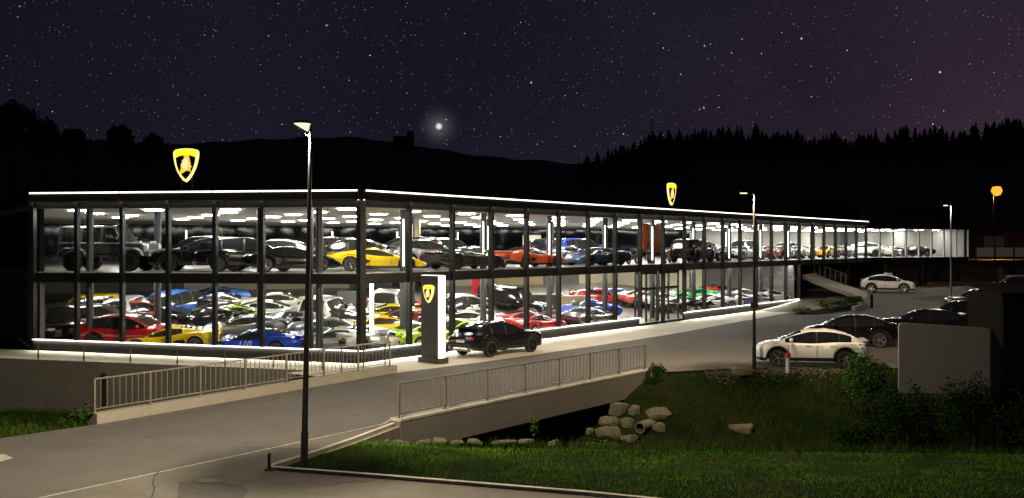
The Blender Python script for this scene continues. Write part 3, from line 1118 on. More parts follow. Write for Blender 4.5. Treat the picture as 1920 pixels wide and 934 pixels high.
# lighter, older surface of the through road in front of the seam
flat_poly('old_road', [(-80, 3), (14, 3), (14, 15.0), (8, 18.2), (1.55, 21.0), (-1.2, 21.95), (-3.4, 22.7), (-5.3, 23.3), (-5.75, 23.6), (-5.1, 25.0), (-3.9, 28.0), (-3.6, 29.2), (-6.0, 26.2), (-9.75, 20.8), (-22, 3.4)][1:], 0.004, 'asphalt_old')
mbk = MB()
seam = [(-16, 12.0), (-9.75, 20.8), (-6.0, 26.2), (-3.75, 29.45)] + [tuple((RAIL_R[0] + (RAIL_R[1] - RAIL_R[0]) * k + Vector((-.55, .40, 0)))[:2]) for k in (0.05, 0.3, 0.6, 1.0)]
for a, b in zip(seam[:-1], seam[1:]):
    mbk.bar((*a, 0.006), (*b, 0.006), 0.055, 0.004)
mk = mbk.build('edge_line', 'road_paint')
mk['kind'] = 'structure'
dash = flat_poly('lane_dash', [gp(-60, 868)[:2], gp(0, 866)[:2], gp(25, 859)[:2], gp(8, 852)[:2], gp(-60, 854)[:2]], 0.005, 'road_paint')
flat_poly('asphalt_repair', [gp(u, v)[:2] for u, v in ((335, 905), (370, 898), (420, 906), (455, 909), (467, 920), (455, 936), (448, 960), (330, 960))], 0.0065, 'asphalt_patch')
# long crack in the old road and the dark joint past the bridge
ck = MB()
pts = [(300, 878), (296, 886), (290, 893), (286, 905), (290, 915), (284, 934), (280, 950)]
for a, b in zip(pts[:-1], pts[1:]):
    ck.bar(gp(*a, .0085), gp(*b, .0085), .035, .003)
pts = [(1212, 700), (1270, 691), (1300, 688), (1336, 681), (1380, 671), (1418, 664)]
for a, b in zip(pts[:-1], pts[1:]):
    ck.bar(gp(*a, .004), gp(*b, .004), .07, .003)
o = ck.build('road_crack', 'cast_iron')
o['kind'] = 'structure'
# manhole cover
mh = thing('manhole_cover', 'round iron manhole cover in the road patch', 'manhole cover', None, gp(398, 899, 0.008))
MB().lathe([(.001, .004), (.30, .004), (.30, -.004)], 28).build('lid', 'asphalt_old', mh)
MB().lathe([(.315, .003), (.37, .004), (.37, -.005)], 28).build('frame', 'cast_iron', mh)

# rising road and lot at the right
as_ = list(np.arange(42, 112, 2.0))
ps_ = [-3, 0, 3, 8, 14, 20, 27, 34]
mb = MB()
vs = [(*fr(a, p)[:2], 0.95 * sstep(42, 64, a)) for p in ps_ for a in as_]
na = len(as_)
mb.add(vs, [(j * na + i, j * na + i + 1, (j + 1) * na + i + 1, (j + 1) * na + i) for j in range(len(ps_) - 1) for i in range(na - 1)])
struct('upper_road', mb, 'asphalt', recalc=False)

# forecourt slabs in front of the long facade
fc = struct('forecourt', MB().add([fr(-4.2, 0.02, .006), fr(53.4, 0.02, .006), fr(53.4, 2.3, .006), fr(18, 4.35, .006), fr(2.0, 3.9, .006), fr(-4.2, 3.2, .006)], [(0, 1, 2, 3, 4, 5)]), 'concrete_dark')
edge = curve([(-4.2, 3.1), (2, 3.9), (18, 4.35), (35, 3.4), (53.4, 2.2)])
tt = [-4.2, -1.0, 3.0, 7.5, 12.5, 17.5, 23, 25.8, 33, 38, 44, 49, 53.4]
for a, b in zip(tt[:-1], tt[1:]):
    m = MB()
    a2, b2 = a + .02, b - .02
    m.add([fr(a2, .03, .02), fr(b2, .03, .02), fr(b2, edge(b2), .02), fr(a2, edge(a2), .02), fr(a2, .03, .007), fr(b2, .03, .007), fr(b2, edge(b2), .007), fr(a2, edge(a2), .007)],
          [(0, 1, 2, 3), (0, 4, 5, 1), (1, 5, 6, 2), (2, 6, 7, 3), (3, 7, 4, 0)])
    m.build('paving_slab', 'paving', fc)

# kerbs
kb = MB()
kp = [(-3.42, 29.3), (-4.25, 26.95), (-5.05, 24.95), (-5.62, 23.72), (-5.6, 23.5), (-5.25, 23.42), (-3.35, 22.82), (-1.15, 22.07), (1.6, 21.12), (8, 18.4), (14, 15.2)]
for a, b in zip(kp[:-1], kp[1:]):
    kb.bar((*a, .01), (*b, .01), .13, .12)
struct('kerb', kb, 'kerb_stone')
ww = MB()
wp = [(-3.30, 29.35), (-4.17, 26.95), (-4.75, 25.6)]
for a, b in zip(wp[:-1], wp[1:]):
    ww.bar((*a, -.55), (*b, -.55), .16, 1.02)
tag(ww.build('wing_wall', 'concrete'), 'low concrete wing wall between the lawn and the bridge end', 'wall')

# ------------------------------------------------------------------ road bridge
br = thing('road_bridge', 'concrete road bridge with low side beams over the stream', 'bridge')
for nm, (p, q), sgn, zt_, zb_ in (('near_beam', RAIL_R, 1, .10, -.80), ('far_beam', RAIL_L, -1, .30, -.80)):
    dv = (q - p).normalized()
    sd = Vector((dv.y, -dv.x, 0)) * sgn
    m = MB()
    e0, e1 = (p - dv * .05, q + dv * .25)
    c = [(e0 - sd * .10), (e1 - sd * .10), (e1 + sd * .32), (e0 + sd * .32)]
    m.prism([(v.x, v.y) for v in c], zb_, zt_)
    m.build('beam', 'concrete' if sgn < 0 else 'concrete_mid', br)
    if sgn > 0:
        # thin cap that oversails the beam
        c = [(e0 - sd * .11), (e1 - sd * .11), (e1 + sd * .328), (e0 + sd * .328)]
        MB().prism([(v.x, v.y) for v in c], zt_ + .001, zt_ + .07).build('cap', 'kerb_stone', br)
        # abutment faces
        for k0, k1 in ((-.02, .06), (.80, 1.03)):
            a, b = p + (q - p) * k0, p + (q - p) * k1
            MB().prism([(v.x, v.y) for v in (a - sd * 8.2, b - sd * 8.2, b + sd * .28, a + sd * .28)], -2.6, -.801).build('abutment', 'concrete_mid', br)
d_ = (RAIL_R[1] - RAIL_R[0]).normalized()
sl = [RAIL_R[0], RAIL_R[1], RAIL_L[1], RAIL_L[0]]
MB().prism([(v.x, v.y) for v in sl], -.62, -.02).build('deck', 'concrete_dark', br)

mat('steel_rail', (0.36, 0.32, 0.26), 0.42, metal=0.75, var=(4.0, 0.15))
mat('steel_dark', (0.05, 0.05, 0.048), 0.45, metal=0.5)


def railing(name, label, p, q, z0, posts, nbal, h=1.0):
    root = thing(name, label, 'railing', None, (0, 0, 0))
    p, q = Vector((p.x, p.y, z0)), Vector((q.x, q.y, z0))
    up = Vector((0, 0, 1))
    MB().bar(p + up * h, q + up * h, .055, .04).build('top_rail', 'steel_rail', root)
    MB().bar(p + up * .12, q + up * .12, .04, .03).build('bottom_rail', 'steel_rail', root)
    ds = (q - p) / (posts - 1)
    pm = MB().box(-.03, .03, -.03, .03, 0, h - .021).mesh('post')
    bm_ = MB().tube((0, 0, .136), (0, 0, h - .021), .011, n=6).mesh('baluster')
    fm = MB().box(-.09, .09, -.09, .09, 0, .015).mesh('foot_plate')
    ang = math.atan2(q.y - p.y, q.x - p.x)
    for i in range(posts):
        o = link('post', pm, 'steel_rail', root)
        o.location = p + ds * i
        o.rotation_euler.z = ang
        f = link('foot_plate', fm, 'steel_rail', o)
    for i in range(posts - 1):
        for k in range(1, nbal + 1):
            o = link('baluster', bm_, 'steel_rail', root)
            o.location = p + ds * (i + k / (nbal + 1))
    return root


dv = (RAIL_R[1] - RAIL_R[0]).normalized()
railing('bridge_railing', 'metal baluster railing on the near side of the bridge above the lawn', RAIL_R[0] + dv * .1 + Vector((.1, -.07, 0)), RAIL_R[1] + Vector((.1, -.07, 0)), .171, 8, 8)
railing('bridge_railing', 'metal baluster railing on the far side of the bridge toward the showroom', RAIL_L[0] + Vector((-.08, .05, 0)), RAIL_L[1] + Vector((-.08, .05, 0)), .301, 8, 8)

# ------------------------------------------------------------------ walkway and retaining wall below the short front
walk_z = lambda s: .33 * (1 - s / LLEN)
wk = MB()
SS = [-8, -4, 0, 4, 8, 12, LLEN + .5]
near = lambda s: 3.1 - 0.02 * s
for a, b in zip(SS[:-1], SS[1:]):
    wk.add([fl(a, .02, walk_z(a)), fl(b, .02, walk_z(b)), fl(b, near(b), walk_z(b)), fl(a, near(a), walk_z(a))], [(0, 1, 2, 3)])
struct('walkway', wk, 'paving', recalc=False)
rw = MB()
for a, b in zip(SS[:-1], SS[1:]):
    vs = []
    for s in (a, b):
        vs += [fl(s, near(s) - .28, walk_z(s) - .004), fl(s, near(s) + .02, walk_z(s) - .004), fl(s, near(s) + .02, -2.6), fl(s, near(s) - .28, -2.6)]
    rw.add(vs, [(0, 1, 5, 4), (1, 2, 6, 5), (2, 3, 7, 6), (3, 0, 4, 7)])
rw.add([fl(LLEN + .5, near(LLEN) - .28, -2.6), fl(LLEN + .5, near(LLEN) + .02, -2.6), fl(LLEN + .5, near(LLEN) + .02, -.004), fl(LLEN + .5, near(LLEN) - .28, -.004)], [(0, 1, 2, 3)])
tag(rw.build('retaining_wall', 'concrete_dark'), 'dark concrete retaining wall below the lit walkway', 'wall')
dp = MB().box(-.09, .09, -.05, .05, 0, 1.35).build('drain_pipe', 'black_trim')
dp.location = fl(5.4, near(5.4) + .10, -1.6)
tag(dp, 'short dark vertical pipe on the retaining wall', 'pipe')

# ------------------------------------------------------------------ showroom
mat('anthracite', (0.011, 0.0115, 0.012), 0.45, metal=0.0, spec=0.25, var=(1.5, 0.12))
mat('fascia_dark', (0.008, 0.008, 0.0078), 0.45, spec=0.25, var=(0.5, 0.25))
mat('roof_black', (0.004, 0.004, 0.004), 0.9)
mat('ceiling_white', (0.72, 0.69, 0.62), 0.8, var=(0.3, 0.06))
mat('floor_grey', (0.22, 0.215, 0.20), 0.30, var=(0.5, 0.10))
mat('floor_beige', (0.20, 0.185, 0.15), 0.28, var=(0.5, 0.10))
mat('wall_charcoal', (0.005, 0.0055, 0.006), 0.06, spec=0.2, var=(0.7, 0.15))
mat('wall_cream', (0.80, 0.74, 0.54), 0.7, var=(0.4, 0.05))
mat('wall_grey', (0.17, 0.165, 0.15), 0.7, var=(0.4, 0.10))
mat('wall_ochre', (0.62, 0.50, 0.27), 0.7, var=(0.4, 0.05))
mat('column_grey', (0.040, 0.042, 0.044), 0.4, var=(1.0, 0.1))
mat('fill_down', (1, 1, 1), 0.5, emit=14.0, ecol=(1.0, 0.92, 0.78))
mat('led_white', (1, 1, 1), 0.5, emit=3.2, ecol=(1.0, 0.93, 0.80))
mat('fill_under', (1, 1, 1), 0.5, emit=190.0, ecol=(1.0, 0.93, 0.80))
mat('led_low', (1, 1, 1), 0.5, emit=2.6, ecol=(1.0, 0.95, 0.86))
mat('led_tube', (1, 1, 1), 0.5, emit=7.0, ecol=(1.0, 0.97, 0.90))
mat('lamp_disc', (1, 1, 1), 0.5, emit=74.0, ecol=(1.0, 0.98, 0.93))
mat('fill_row', (1, 1, 1), 0.5, emit=40.0, ecol=(1.0, 0.97, 0.90))
mat('lamp_low', (1, 1, 1), 0.5, emit=58.0, ecol=(1.0, 0.97, 0.91))
mat('panel_wing', (0.45, 0.44, 0.40), 0.5)
mat('plinth_black', (0.006, 0.006, 0.0055), 0.6, spec=0.12, var=(0.8, 0.2))
glass_mat('facade_glass', (0.92, 0.94, 0.92), 0.9, base=0.03)

EN = C0 + D * (BAY * 23.1)                         # far end of the long front
E2 = C0 + D * (BAY * 17)                           # where the lower storey ends
WG = Vector((49.5, 110.0, 0))                      # end of the far wing
MBK = Vector((-41.0, 76.0, 0))                     # back left corner
B2 = E2 - OUT * 19
B3 = EN - OUT * 20
B4 = WG + Vector((-8, 18, 0))
UP_POLY = [LE, C0, EN, WG, B4, B3, MBK]
LO_POLY = [LE, C0, E2, B2, MBK]


def inside(poly, x, y, margin=0.0):
    n = len(poly)
    r = False
    dmin = 1e9
    for i in range(n):
        a, b = poly[i], poly[(i + 1) % n]
        if (a.y > y) != (b.y > y) and x < (b.x - a.x) * (y - a.y) / (b.y - a.y) + a.x:
            r = not r
        e = b - a
        k = max(0, min(1, ((x - a.x) * e.x + (y - a.y) * e.y) / (e.x ** 2 + e.y ** 2)))
        dmin = min(dmin, math.hypot(x - a.x - e.x * k, y - a.y - e.y * k))
    return r and dmin >= margin


def low_floor(x, y):
    p = Vector((x, y, 0))
    q1 = -(p - LE).dot(OUTL)
    q2 = -(p - C0).dot(OUT)
    return 0.15 + 0.072 * min(max(min(q1, q2), 0.0), 19.0)


bd = thing('car_showroom', 'two-storey glass car showroom with white light strip along its roof', 'building')


def shrink(poly, k):
    """move every corner inwards by k"""
    n = len(poly)
    out = []
    for i in range(n):
        a, b, c = poly[i - 1], poly[i], poly[(i + 1) % n]
        e1, e2 = (b - a).normalized(), (c - b).normalized()
        n1, n2 = Vector((-e1.y, e1.x, 0)), Vector((-e2.y, e2.x, 0))
        m = (n1 + n2)
        m = m / max(m.dot(n1), 0.3)
        out.append(b + m * k)
    return out


def poly2(poly):
    return [(v.x, v.y) for v in poly]


# slabs
MB().prism(poly2(shrink(UP_POLY, .10)), 3.55, ZF2).build('upper_floor', 'floor_grey', bd)
MB().prism(poly2(shrink(UP_POLY, .12)), ZC2, 7.2).build('ceiling', 'ceiling_white', bd)
MB().prism(poly2(shrink(UP_POLY, -.30)), 7.201, 7.62).build('roof', 'roof_black', bd)
att = MB().prism(poly2(shrink([EN - D * 2, WG, B4, B3], .5)), 7.621, 9.3)
att.build('attic', 'roof_black', bd)
# lower ceiling and sloped lower floor
MB().add([(v.x, v.y, 3.545) for v in shrink(LO_POLY, .12)], [tuple(range(len(LO_POLY)))]).build('lower_ceiling', 'ceiling_white', bd, recalc=False)
gx = list(np.arange(-24, 30, 1.0))
gy = list(np.arange(44, 101, 1.0))
mbf = MB()
LP = shrink(LO_POLY, .05)
ring_n = 40
sub = MB()
fan = [v for v in LP]
bm = bmesh.new()
bv = [bm.verts.new((v.x, v.y, 0)) for v in fan]
bm.faces.new(bv)
for k in range(60):
    bmesh.ops.bisect_plane(bm, geom=bm.verts[:] + bm.edges[:] + bm.faces[:], plane_co=(-24 + k, 0, 0), plane_no=(1, 0, 0))
for k in range(60):
    bmesh.ops.bisect_plane(bm, geom=bm.verts[:] + bm.edges[:] + bm.faces[:], plane_co=(0, 44 + k, 0), plane_no=(0, 1, 0))
for v in bm.verts:
    v.co.z = low_floor(v.co.x, v.co.y)
me = bpy.data.meshes.new('lower_floor')
bm.to_mesh(me)
bm.free()
me.shade_smooth()
link('lower_floor', me, 'floor_beige', bd)

# back walls and end walls
def wall(a, b, z0, z1, m, name='wall', th=.2):
    dv = (b - a).normalized()
    nn = Vector((-dv.y, dv.x, 0)) * th / 2
    mid = (a + b) / 2
    return MB().obox((mid.x, mid.y, (z0 + z1) / 2), (b - a) / 2, nn, (0, 0, (z1 - z0) / 2)).build(name, m, bd)


UPS = shrink(UP_POLY, .25)
wall(UPS[6], UPS[5], ZF2 + .002, ZC2 - .002, 'wall_charcoal', 'back_wall')
wall(UPS[5], UPS[4], ZF2 + .002, ZC2 - .002, 'panel_wing', 'back_wall')
wall(UPS[0] + Vector((0, .3, 0)), UPS[6], ZF2 + .002, ZC2 - .002, 'plinth_black', 'end_wall')
wall(UPS[4], UPS[3], ZF2 + .002, ZC2 - .002, 'wall_grey', 'end_wall')
LOS = shrink(LO_POLY, .25)
mats_low = ['wall_grey', 'wall_grey', 'wall_cream', 'wall_cream', 'wall_grey', 'wall_charcoal', 'wall_grey', 'wall_cream', 'wall_charcoal', 'wall_ochre', 'wall_ochre', 'wall_grey', 'wall_cream']
nseg = len(mats_low)
cuts = [0, .12, .28, .42, .53, .60, .655, .69, .745, .77, .82, .87, .94, 1.0]
for i, m in enumerate(mats_low):
    a, b = LOS[4].lerp(LOS[3], cuts[i]), LOS[4].lerp(LOS[3], cuts[i + 1])
    wall(a, b, .2, 3.54, m, 'back_wall')
wall(LOS[0] + Vector((0, .35, 0)), LOS[4], .1, 3.54, 'wall_grey', 'end_wall')
wall(LOS[2] - D * .1, LOS[2].lerp(LOS[3], .45), .1, 3.54, 'wall_grey', 'end_wall')
wall(LOS[2].lerp(LOS[3], .452), LOS[3], .1, 3.54, 'wall_cream', 'end_wall')
# dark panels hung on the grey lower wall
for k in (.015, .05, .09, .135):
    a = LOS[4].lerp(LOS[3], k)
    b = LOS[4].lerp(LOS[3], k + .026)
    o = wall(a + Vector((.12, -.14, 0)), b + Vector((.12, -.14, 0)), 2.5, 3.3, 'wall_charcoal', 'wall_panel', .06)

# fascia and spandrels, one panel for each bay
def facade_bays():
    out = []
    for i in range(7):
        out.append(('L', i, fl(LLEN * i / 7, 0), fl(LLEN * (i + 1) / 7, 0), OUTL))
    for k in range(23):
        out.append(('R', k, fr(BAY * k, 0), fr(BAY * (k + 1), 0), OUT))
    wd = (WG - EN).normalized()
    wo = Vector((wd.y, -wd.x, 0))
    wl = (WG - EN).length
    for k in range(8):
        out.append(('W', k, EN + wd * wl * k / 8, EN + wd * wl * (k + 1) / 8, wo))
    return out


def zsill(side, i, end):
    if side == 'L':
        s = (i + end) / 7
        return .80 - .28 * s
    return .52


def quad_part(name, m, a, b, z0a, z0b, z1, o, parent=bd, th=.0):
    a2, b2 = a + o, b + o
    return MB().add([(a2.x, a2.y, z0a), (b2.x, b2.y, z0b), (b2.x, b2.y, z1), (a2.x, a2.y, z1)], [(0, 1, 2, 3)]).build(name, m, parent, recalc=False)


def slab_part(name, m, a, b, z0a, z0b, z1a, z1b, o, o0, o1, parent=bd):
    vs = []
    for p, z0, z1 in ((a, z0a, z1a), (b, z0b, z1b)):
        for oo in (o0, o1):
            q = p + o * oo
            vs += [(q.x, q.y, z0), (q.x, q.y, z1)]
    return MB().add(vs, [(0, 1, 3, 2), (4, 6, 7, 5), (0, 4, 5, 1), (2, 3, 7, 6), (0, 2, 6, 4), (1, 5, 7, 3)]).build(name, m, parent)


for side, i, a, b, o in facade_bays():
    e = (b - a).normalized()
    a1, b1 = a + e * .003, b - e * .003
    top = 6.90
    slab_part('fascia', 'plinth_black', a1, b1, top, top, 7.20, 7.20, o, -.10, .06)
    low = side != 'W' and not (side == 'R' and i >= 17)
    slab_part('spandrel', 'fascia_dark', a1, b1, 3.49, 3.49, 3.93, 3.93, o, -.09, .05)
    quad_part('upper_pane', 'facade_glass', a1, b1, 3.93, 3.93, 6.9, o * 0.0)
    if side != 'W':
        slab_part('roof_light_strip', 'led_white', a1 + e * .02, b1 - e * .02, 7.565, 7.565, 7.63, 7.63, o, .325, .345)
        slab_part('roof_fill', 'fill_down', a1, b1, 7.190, 7.190, 7.199, 7.199, o, .205, .270)  # hidden glowing strip added under the roof edge to light the forecourt
        slab_part('roof_fill_lip', 'fascia_dark', a1, b1, 7.160, 7.160, 7.1995, 7.1995, o, .280, .299)  # lip added to screen that strip from view
    if low:
        z0, z1 = zsill(side, i, 0), zsill(side, i, 1)
        door = side == 'R' and i in (8, 9, 10) and True
        if side == 'R' and i in (8, 9):
            continue
        quad_part('lower_pane', 'facade_glass', a1, b1, z0 + .07, z1 + .07, 3.49, o * 0.0)
        wz0, wz1 = (walk_z(LLEN * i / 7), walk_z(LLEN * (i + 1) / 7)) if side == 'L' else (0, 0)
        slab_part('plinth', 'plinth_black', a1, b1, wz0 - .2, wz1 - .2, z0, z1, o, -.09, .03)
        slab_part('sill_light_strip', 'led_low', a1, b1, z0 + .022, z1 + .022, z0 + .07, z1 + .07, o, .012, .100)
        sa, sb = a1 + o * .034, b1 + o * .034
        sc, sd_ = b1 + o * .072, a1 + o * .072
        MB().add([(sa.x, sa.y, z0 + .020), (sb.x, sb.y, z1 + .020), (sc.x, sc.y, z1 + .020), (sd_.x, sd_.y, z0 + .020)], [(0, 1, 2, 3)]).build('sill_fill', 'fill_under', bd, recalc=False)  # unseen emitter added beneath the sill strip to brighten the paving

# mullions: one fin at each bay line, running over both storeys
fin_cache = {}
for side, i, a, b, o in facade_bays():
    e = (b - a).normalized()
    pts = [a] + ([b] if (side, i) in (('L', 6), ('R', 22), ('W', 7)) else [])
    for p in pts:
        if side == 'W':
            m = MB().obox((p.x, p.y, 5.4), e * .07, o * .09, (0, 0, 1.5))
            m.build('mullion', 'panel_wing', bd)
            continue
        z0 = zsill(side, i, 0) + .07 if side == 'L' else .59
        if side == 'R' and i >= 18:
            z0 = 3.57
        if side == 'R' and i in (9,):
            z0 = .03
        wdt = .085
        if side == 'R' and i == 0:
            wdt = .17
        if side == 'L' and i == 0:
            wdt = .13
        MB().obox((p.x + o.x * .06, p.y + o.y * .06, (z0 + 7.185) / 2), e * wdt, o * .13, (0, 0, (7.185 - z0) / 2)).build('mullion', 'anthracite', bd)

# entrance: set-in doors
for t0, t1 in ((BAY * 8 + .1, BAY * 9 - .1), (BAY * 9 + .1, BAY * 10 - .1)):
    en = bpy.data.objects.new('entrance_door', None)
    C.objects.link(en)
    en.parent = bd
    for x, w in ((t0, .08), ((t0 + t1) / 2 - .04, .10), (t1 - .08, .08)):
        MB().obox(fr(x + w / 2, -.35, 1.79), D * w / 2, OUT * .06, (0, 0, 1.76)).build('door_frame', 'black_trim', en)
    for z, h in ((.06, .10), (2.35, .16), (3.42, .24)):
        MB().obox(fr((t0 + t1) / 2, -.36, z), D * ((t1 - t0) / 2 - .001), OUT * .045, (0, 0, h / 2)).build('door_rail', 'black_trim', en)
    for x0, x1 in ((t0 + .08, (t0 + t1) / 2 - .04), ((t0 + t1) / 2 + .06, t1 - .08)):
        for z0, z1 in ((.11, 2.27), (2.43, 3.3)):
            MB().add([fr(x0, -.36, z0), fr(x1, -.36, z0), fr(x1, -.36, z1), fr(x0, -.36, z1)], [(0, 1, 2, 3)]).build('pane', 'facade_glass', en, recalc=False)

# ceiling lamps
disc_m = MB().lathe([(.001, 0), (.44, 0), (.44, .03), (.001, .03)], 18).mesh('lamp_disc')
for i in range(-8, 26):
    for j in range(0, 6):
        t = 1.4 + 4.4 * i + (2.2 if j % 2 else 0)
        q = 2.2 + 4.3 * j
        p = fr(t, -q)
        if t > 40 and j > 3:
            continue
        if t < 0.5:
            continue
        if inside(UP_POLY, p.x, p.y, 1.1):
            o = link('ceiling_lamp_or_fill', disc_m, 'lamp_disc', bd)
            o.location = (p.x, p.y, ZC2 - .05)
            o.scale = (1.0, 1.0, 1.0)
for k in range(12):
    p = EN.lerp(WG, (k % 6 + .5) / 6) + (Vector((-1.5, 3, 0)) if k < 6 else Vector((-4, 9, 0)))
    o = link('ceiling_lamp_or_fill', disc_m, 'lamp_disc', bd)
    o.location = (p.x, p.y, ZC2 - .05)
for i in range(-2, 9):
    for j in range(6):
        p = fl(1.0 + 3.9 * i + (1.95 if j % 2 else 0), -(2.0 + 4.6 * j))
        if along(p.x, p.y)[0] < -1.2 and inside(UP_POLY, p.x, p.y, 1.1):
            o = link('ceiling_lamp_or_fill', disc_m, 'lamp_disc', bd)
            o.location = (p.x, p.y, ZC2 - .05)
low_m = MB().box(-.9, .9, -.12, .12, 0, .04).mesh('lamp_or_fill_bar')
for i in range(-6, 14):
    for j in range(0, 5):
        p = fr(2 + 4.2 * i, -(2.0 + 3.9 * j))
        if inside(LO_POLY, p.x, p.y, 1.2):
            o = link('ceiling_lamp_or_fill', low_m, 'lamp_low', bd)
            o.location = (p.x, p.y, 3.49)
            o.rotation_euler.z = math.atan2(D.y, D.x)

# unseen bars added just behind the long front's glass to brighten the forecourt
per_m = MB().box(-1.2, 1.2, -.06, .06, 0, .03).mesh('lamp_or_fill_bar')
for k in range(17):
    p = fr(BAY * (k + .5), -.62)
    o = link('ceiling_lamp_or_fill', per_m, 'fill_row', bd)
    o.location = (p.x, p.y, 3.505)
    o.rotation_euler.z = math.atan2(D.y, D.x)

# round columns with light tubes
col_lo = MB().lathe([(.17, .12), (.17, 3.54)], 20).mesh('column', 40)
col_up = MB().lathe([(.17, ZF2 + .001), (.17, ZC2 - .001)], 20).mesh('column', 40)
tube_m = MB().box(-.035, .035, -.03, .03, 4.2, 6.45).mesh('light_tube')
spots = [('R', fr(4.3 + 6.28 * k, -1.35), k) for k in range(11)]
for u, q in ((168, 1.2), (296, 4.6), (488, 1.1), (598, 1.0)):
    best = min((abs((fl(s, -q).x / fl(s, -q).y) - (u - 960) / FPX), s) for s in np.arange(0, LLEN, .05))[1]
    spots.append(('L', fl(best, -q), 0))
for k in range(8):
    spots.append(('B', fr(6 + 7.5 * k, -9.0), k))
for side, p, k in spots:
    if inside(LO_POLY, p.x, p.y, .3):
        link('column', col_lo, 'column_grey', bd).location = (p.x, p.y, 0)
    link('column', col_up, 'column_grey', bd).location = (p.x, p.y, 0)
    if side != 'L':
        vv = Vector((-p.x, -p.y, 0)).normalized()
        o = link('light_tube', tube_m, 'led_tube', bd)
        o.location = (p.x + vv.x * .205, p.y + vv.y * .205, 0)
        o.rotation_euler.z = math.atan2(vv.y, vv.x)
# vertical tubes along the dark back wall upstairs
for k in (.12, .22, .31, .40, .49, .58):
    p = UPS[6].lerp(UPS[5], k) + OUT * .25
    o = link('light_tube', tube_m, 'led_tube', bd)
    o.location = (p.x, p.y, 0)
    o.scale = (1.2, 1.2, 1)
# glowing tube added for the bright upright streak in the corner glass
o = MB().tube((0, 0, low_floor(-6.6, 47)), (0, 0, 3.45), .085, n=14).build('streak_tube', 'led_tube', bd, smooth=40)
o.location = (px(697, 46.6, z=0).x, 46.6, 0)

# open undercroft below the far wing
for t, p_ in ((58, -3), (66, -3), (73, -2), (60, -10), (70, -10)):
    q = fr(t, p_)
    MB().tube((q.x, q.y, .3), (q.x, q.y, 3.56), .26, n=14).build('pillar', 'anthracite', bd, smooth=40)
for k in (.25, .62):
    q = EN.lerp(WG, k) + Vector((-.3, 1.4, 0))
    MB().tube((q.x, q.y, .3), (q.x, q.y, 3.56), .42, n=14).build('pillar', 'anthracite', bd, smooth=40)
wall(fr(54, -18), fr(86, -16), .1, 3.55, 'concrete_dark', 'undercroft_wall')
wall(fr(86, -16), fr(100, 6), .1, 3.55, 'concrete_dark', 'undercroft_wall')

# ------------------------------------------------------------------ emblem
mat('sign_yellow', (0.8, 0.65, 0.02), 0.5, emit=1.15, ecol=(1.0, 0.86, 0.03))
mat('sign_pale', (0.9, 0.85, 0.3), 0.5, emit=1.3, ecol=(1.0, 0.95, 0.30))
mat('sign_gold', (0.8, 0.5, 0.05), 0.5, emit=1.1, ecol=(1.0, 0.62, 0.06))
mat('sign_white', (0.9, 0.85, 0.7), 0.5, emit=1.0, ecol=(1.0, 0.85, 0.50))
mat('sign_black', (0.006, 0.006, 0.004), 0.5)
SH_OUT = [(188, 262), (198, 222), (240, 197), (320, 183), (425, 178), (530, 183), (610, 200), (650, 226), (658, 262), (650, 340), (630, 430), (592, 540), (535, 645), (475, 725), (425, 766), (372, 735), (312, 662), (262, 580), (220, 465), (197, 360)]
SH_BAND = [(232, 342), (300, 312), (370, 301), (425, 298), (485, 302), (545, 312), (606, 337)]
SH_IN = SH_BAND + [(596, 400), (572, 495), (525, 595), (468, 675), (416, 720), (345, 645), (298, 585), (258, 475)]
BULL = [(383, 318), (400, 301), (465, 300), (492, 330), (500, 382), (513, 432), (516, 474), (541, 496), (516, 516), (511, 585), (490, 586), (478, 550), (466, 556), (460, 573), (430, 570), (332, 626), (305, 620), (312, 590), (335, 530), (335, 450), (355, 430), (356, 386), (400, 352)]
BULL2 = [(395, 360), (450, 352), (470, 420), (462, 500), (420, 540), (370, 520), (352, 470), (368, 400)]


def emblem(root, w=1.22):
    """shield with bull, in the local x-z plane facing -y"""
    k = w / 470.0

    def pr(poly, y0, y1, m, nm):
        mb = poly_box([((x - 423) * k, (470 - z) * k) for x, z in poly], y0, y1)
        me = mb.mesh(nm)
        bm = bmesh.new()
        bm.from_mesh(me)
        bmesh.ops.triangulate(bm, faces=[f for f in bm.faces if len(f.verts) > 4])
        bm.to_mesh(me)
        bm.free()
        return link(nm, me, m, root)
    pr(SH_OUT, -.10, 0.0, 'sign_pale', 'border')
    top = [(205, 258), (212, 228), (248, 206), (322, 195), (425, 190), (528, 195), (602, 210), (638, 234), (645, 262)] + [(608, 330)] + SH_BAND[::-1][1:-1] + [(230, 335)]
    pr(top, -.108, -.1005, 'sign_yellow', 'chief_band')
    pr(SH_IN, -.112, -.1005, 'sign_black', 'field')
    pr(BULL, -.125, -.1125, 'sign_gold', 'bull')
    pr(BULL2, -.129, -.1255, 'sign_white', 'bull_highlight')
    if w > 1:
        for x in (-.25, .25):
            MB().box(x - .03, x + .03, .001, .05, 7.61 - root.location.z, .3).build('support', 'steel_dark', root)
            MB().box(x - .03, x + .03, .051, .6, 7.62 - root.location.z, 7.68 - root.location.z).build('support_foot', 'steel_dark', root)


p = px(345, 46.2, v=311)
s_ = min((abs(fl(s, .05).x / fl(s, .05).y - (345 - 960) / FPX), s) for s in np.arange(0, LLEN, .02))[1]
q = fl(s_, -.20)
e1 = thing('emblem_sign', 'glowing yellow shield sign with a bull above the short front', 'sign', 'shield signs', (q.x, q.y, CAMZ + (460 - 310) / FPX * q.y))
e1.rotation_euler.z = math.atan2(DL.y, DL.x)
emblem(e1)
q = fr(29.9, -.20)
e2 = thing('emblem_sign', 'glowing yellow shield sign with a bull above the entrance doors', 'sign', 'shield signs', (q.x, q.y, CAMZ + (460 - 364) / FPX * q.y))
e2.rotation_euler.z = math.atan2(D.y, D.x)
emblem(e2)

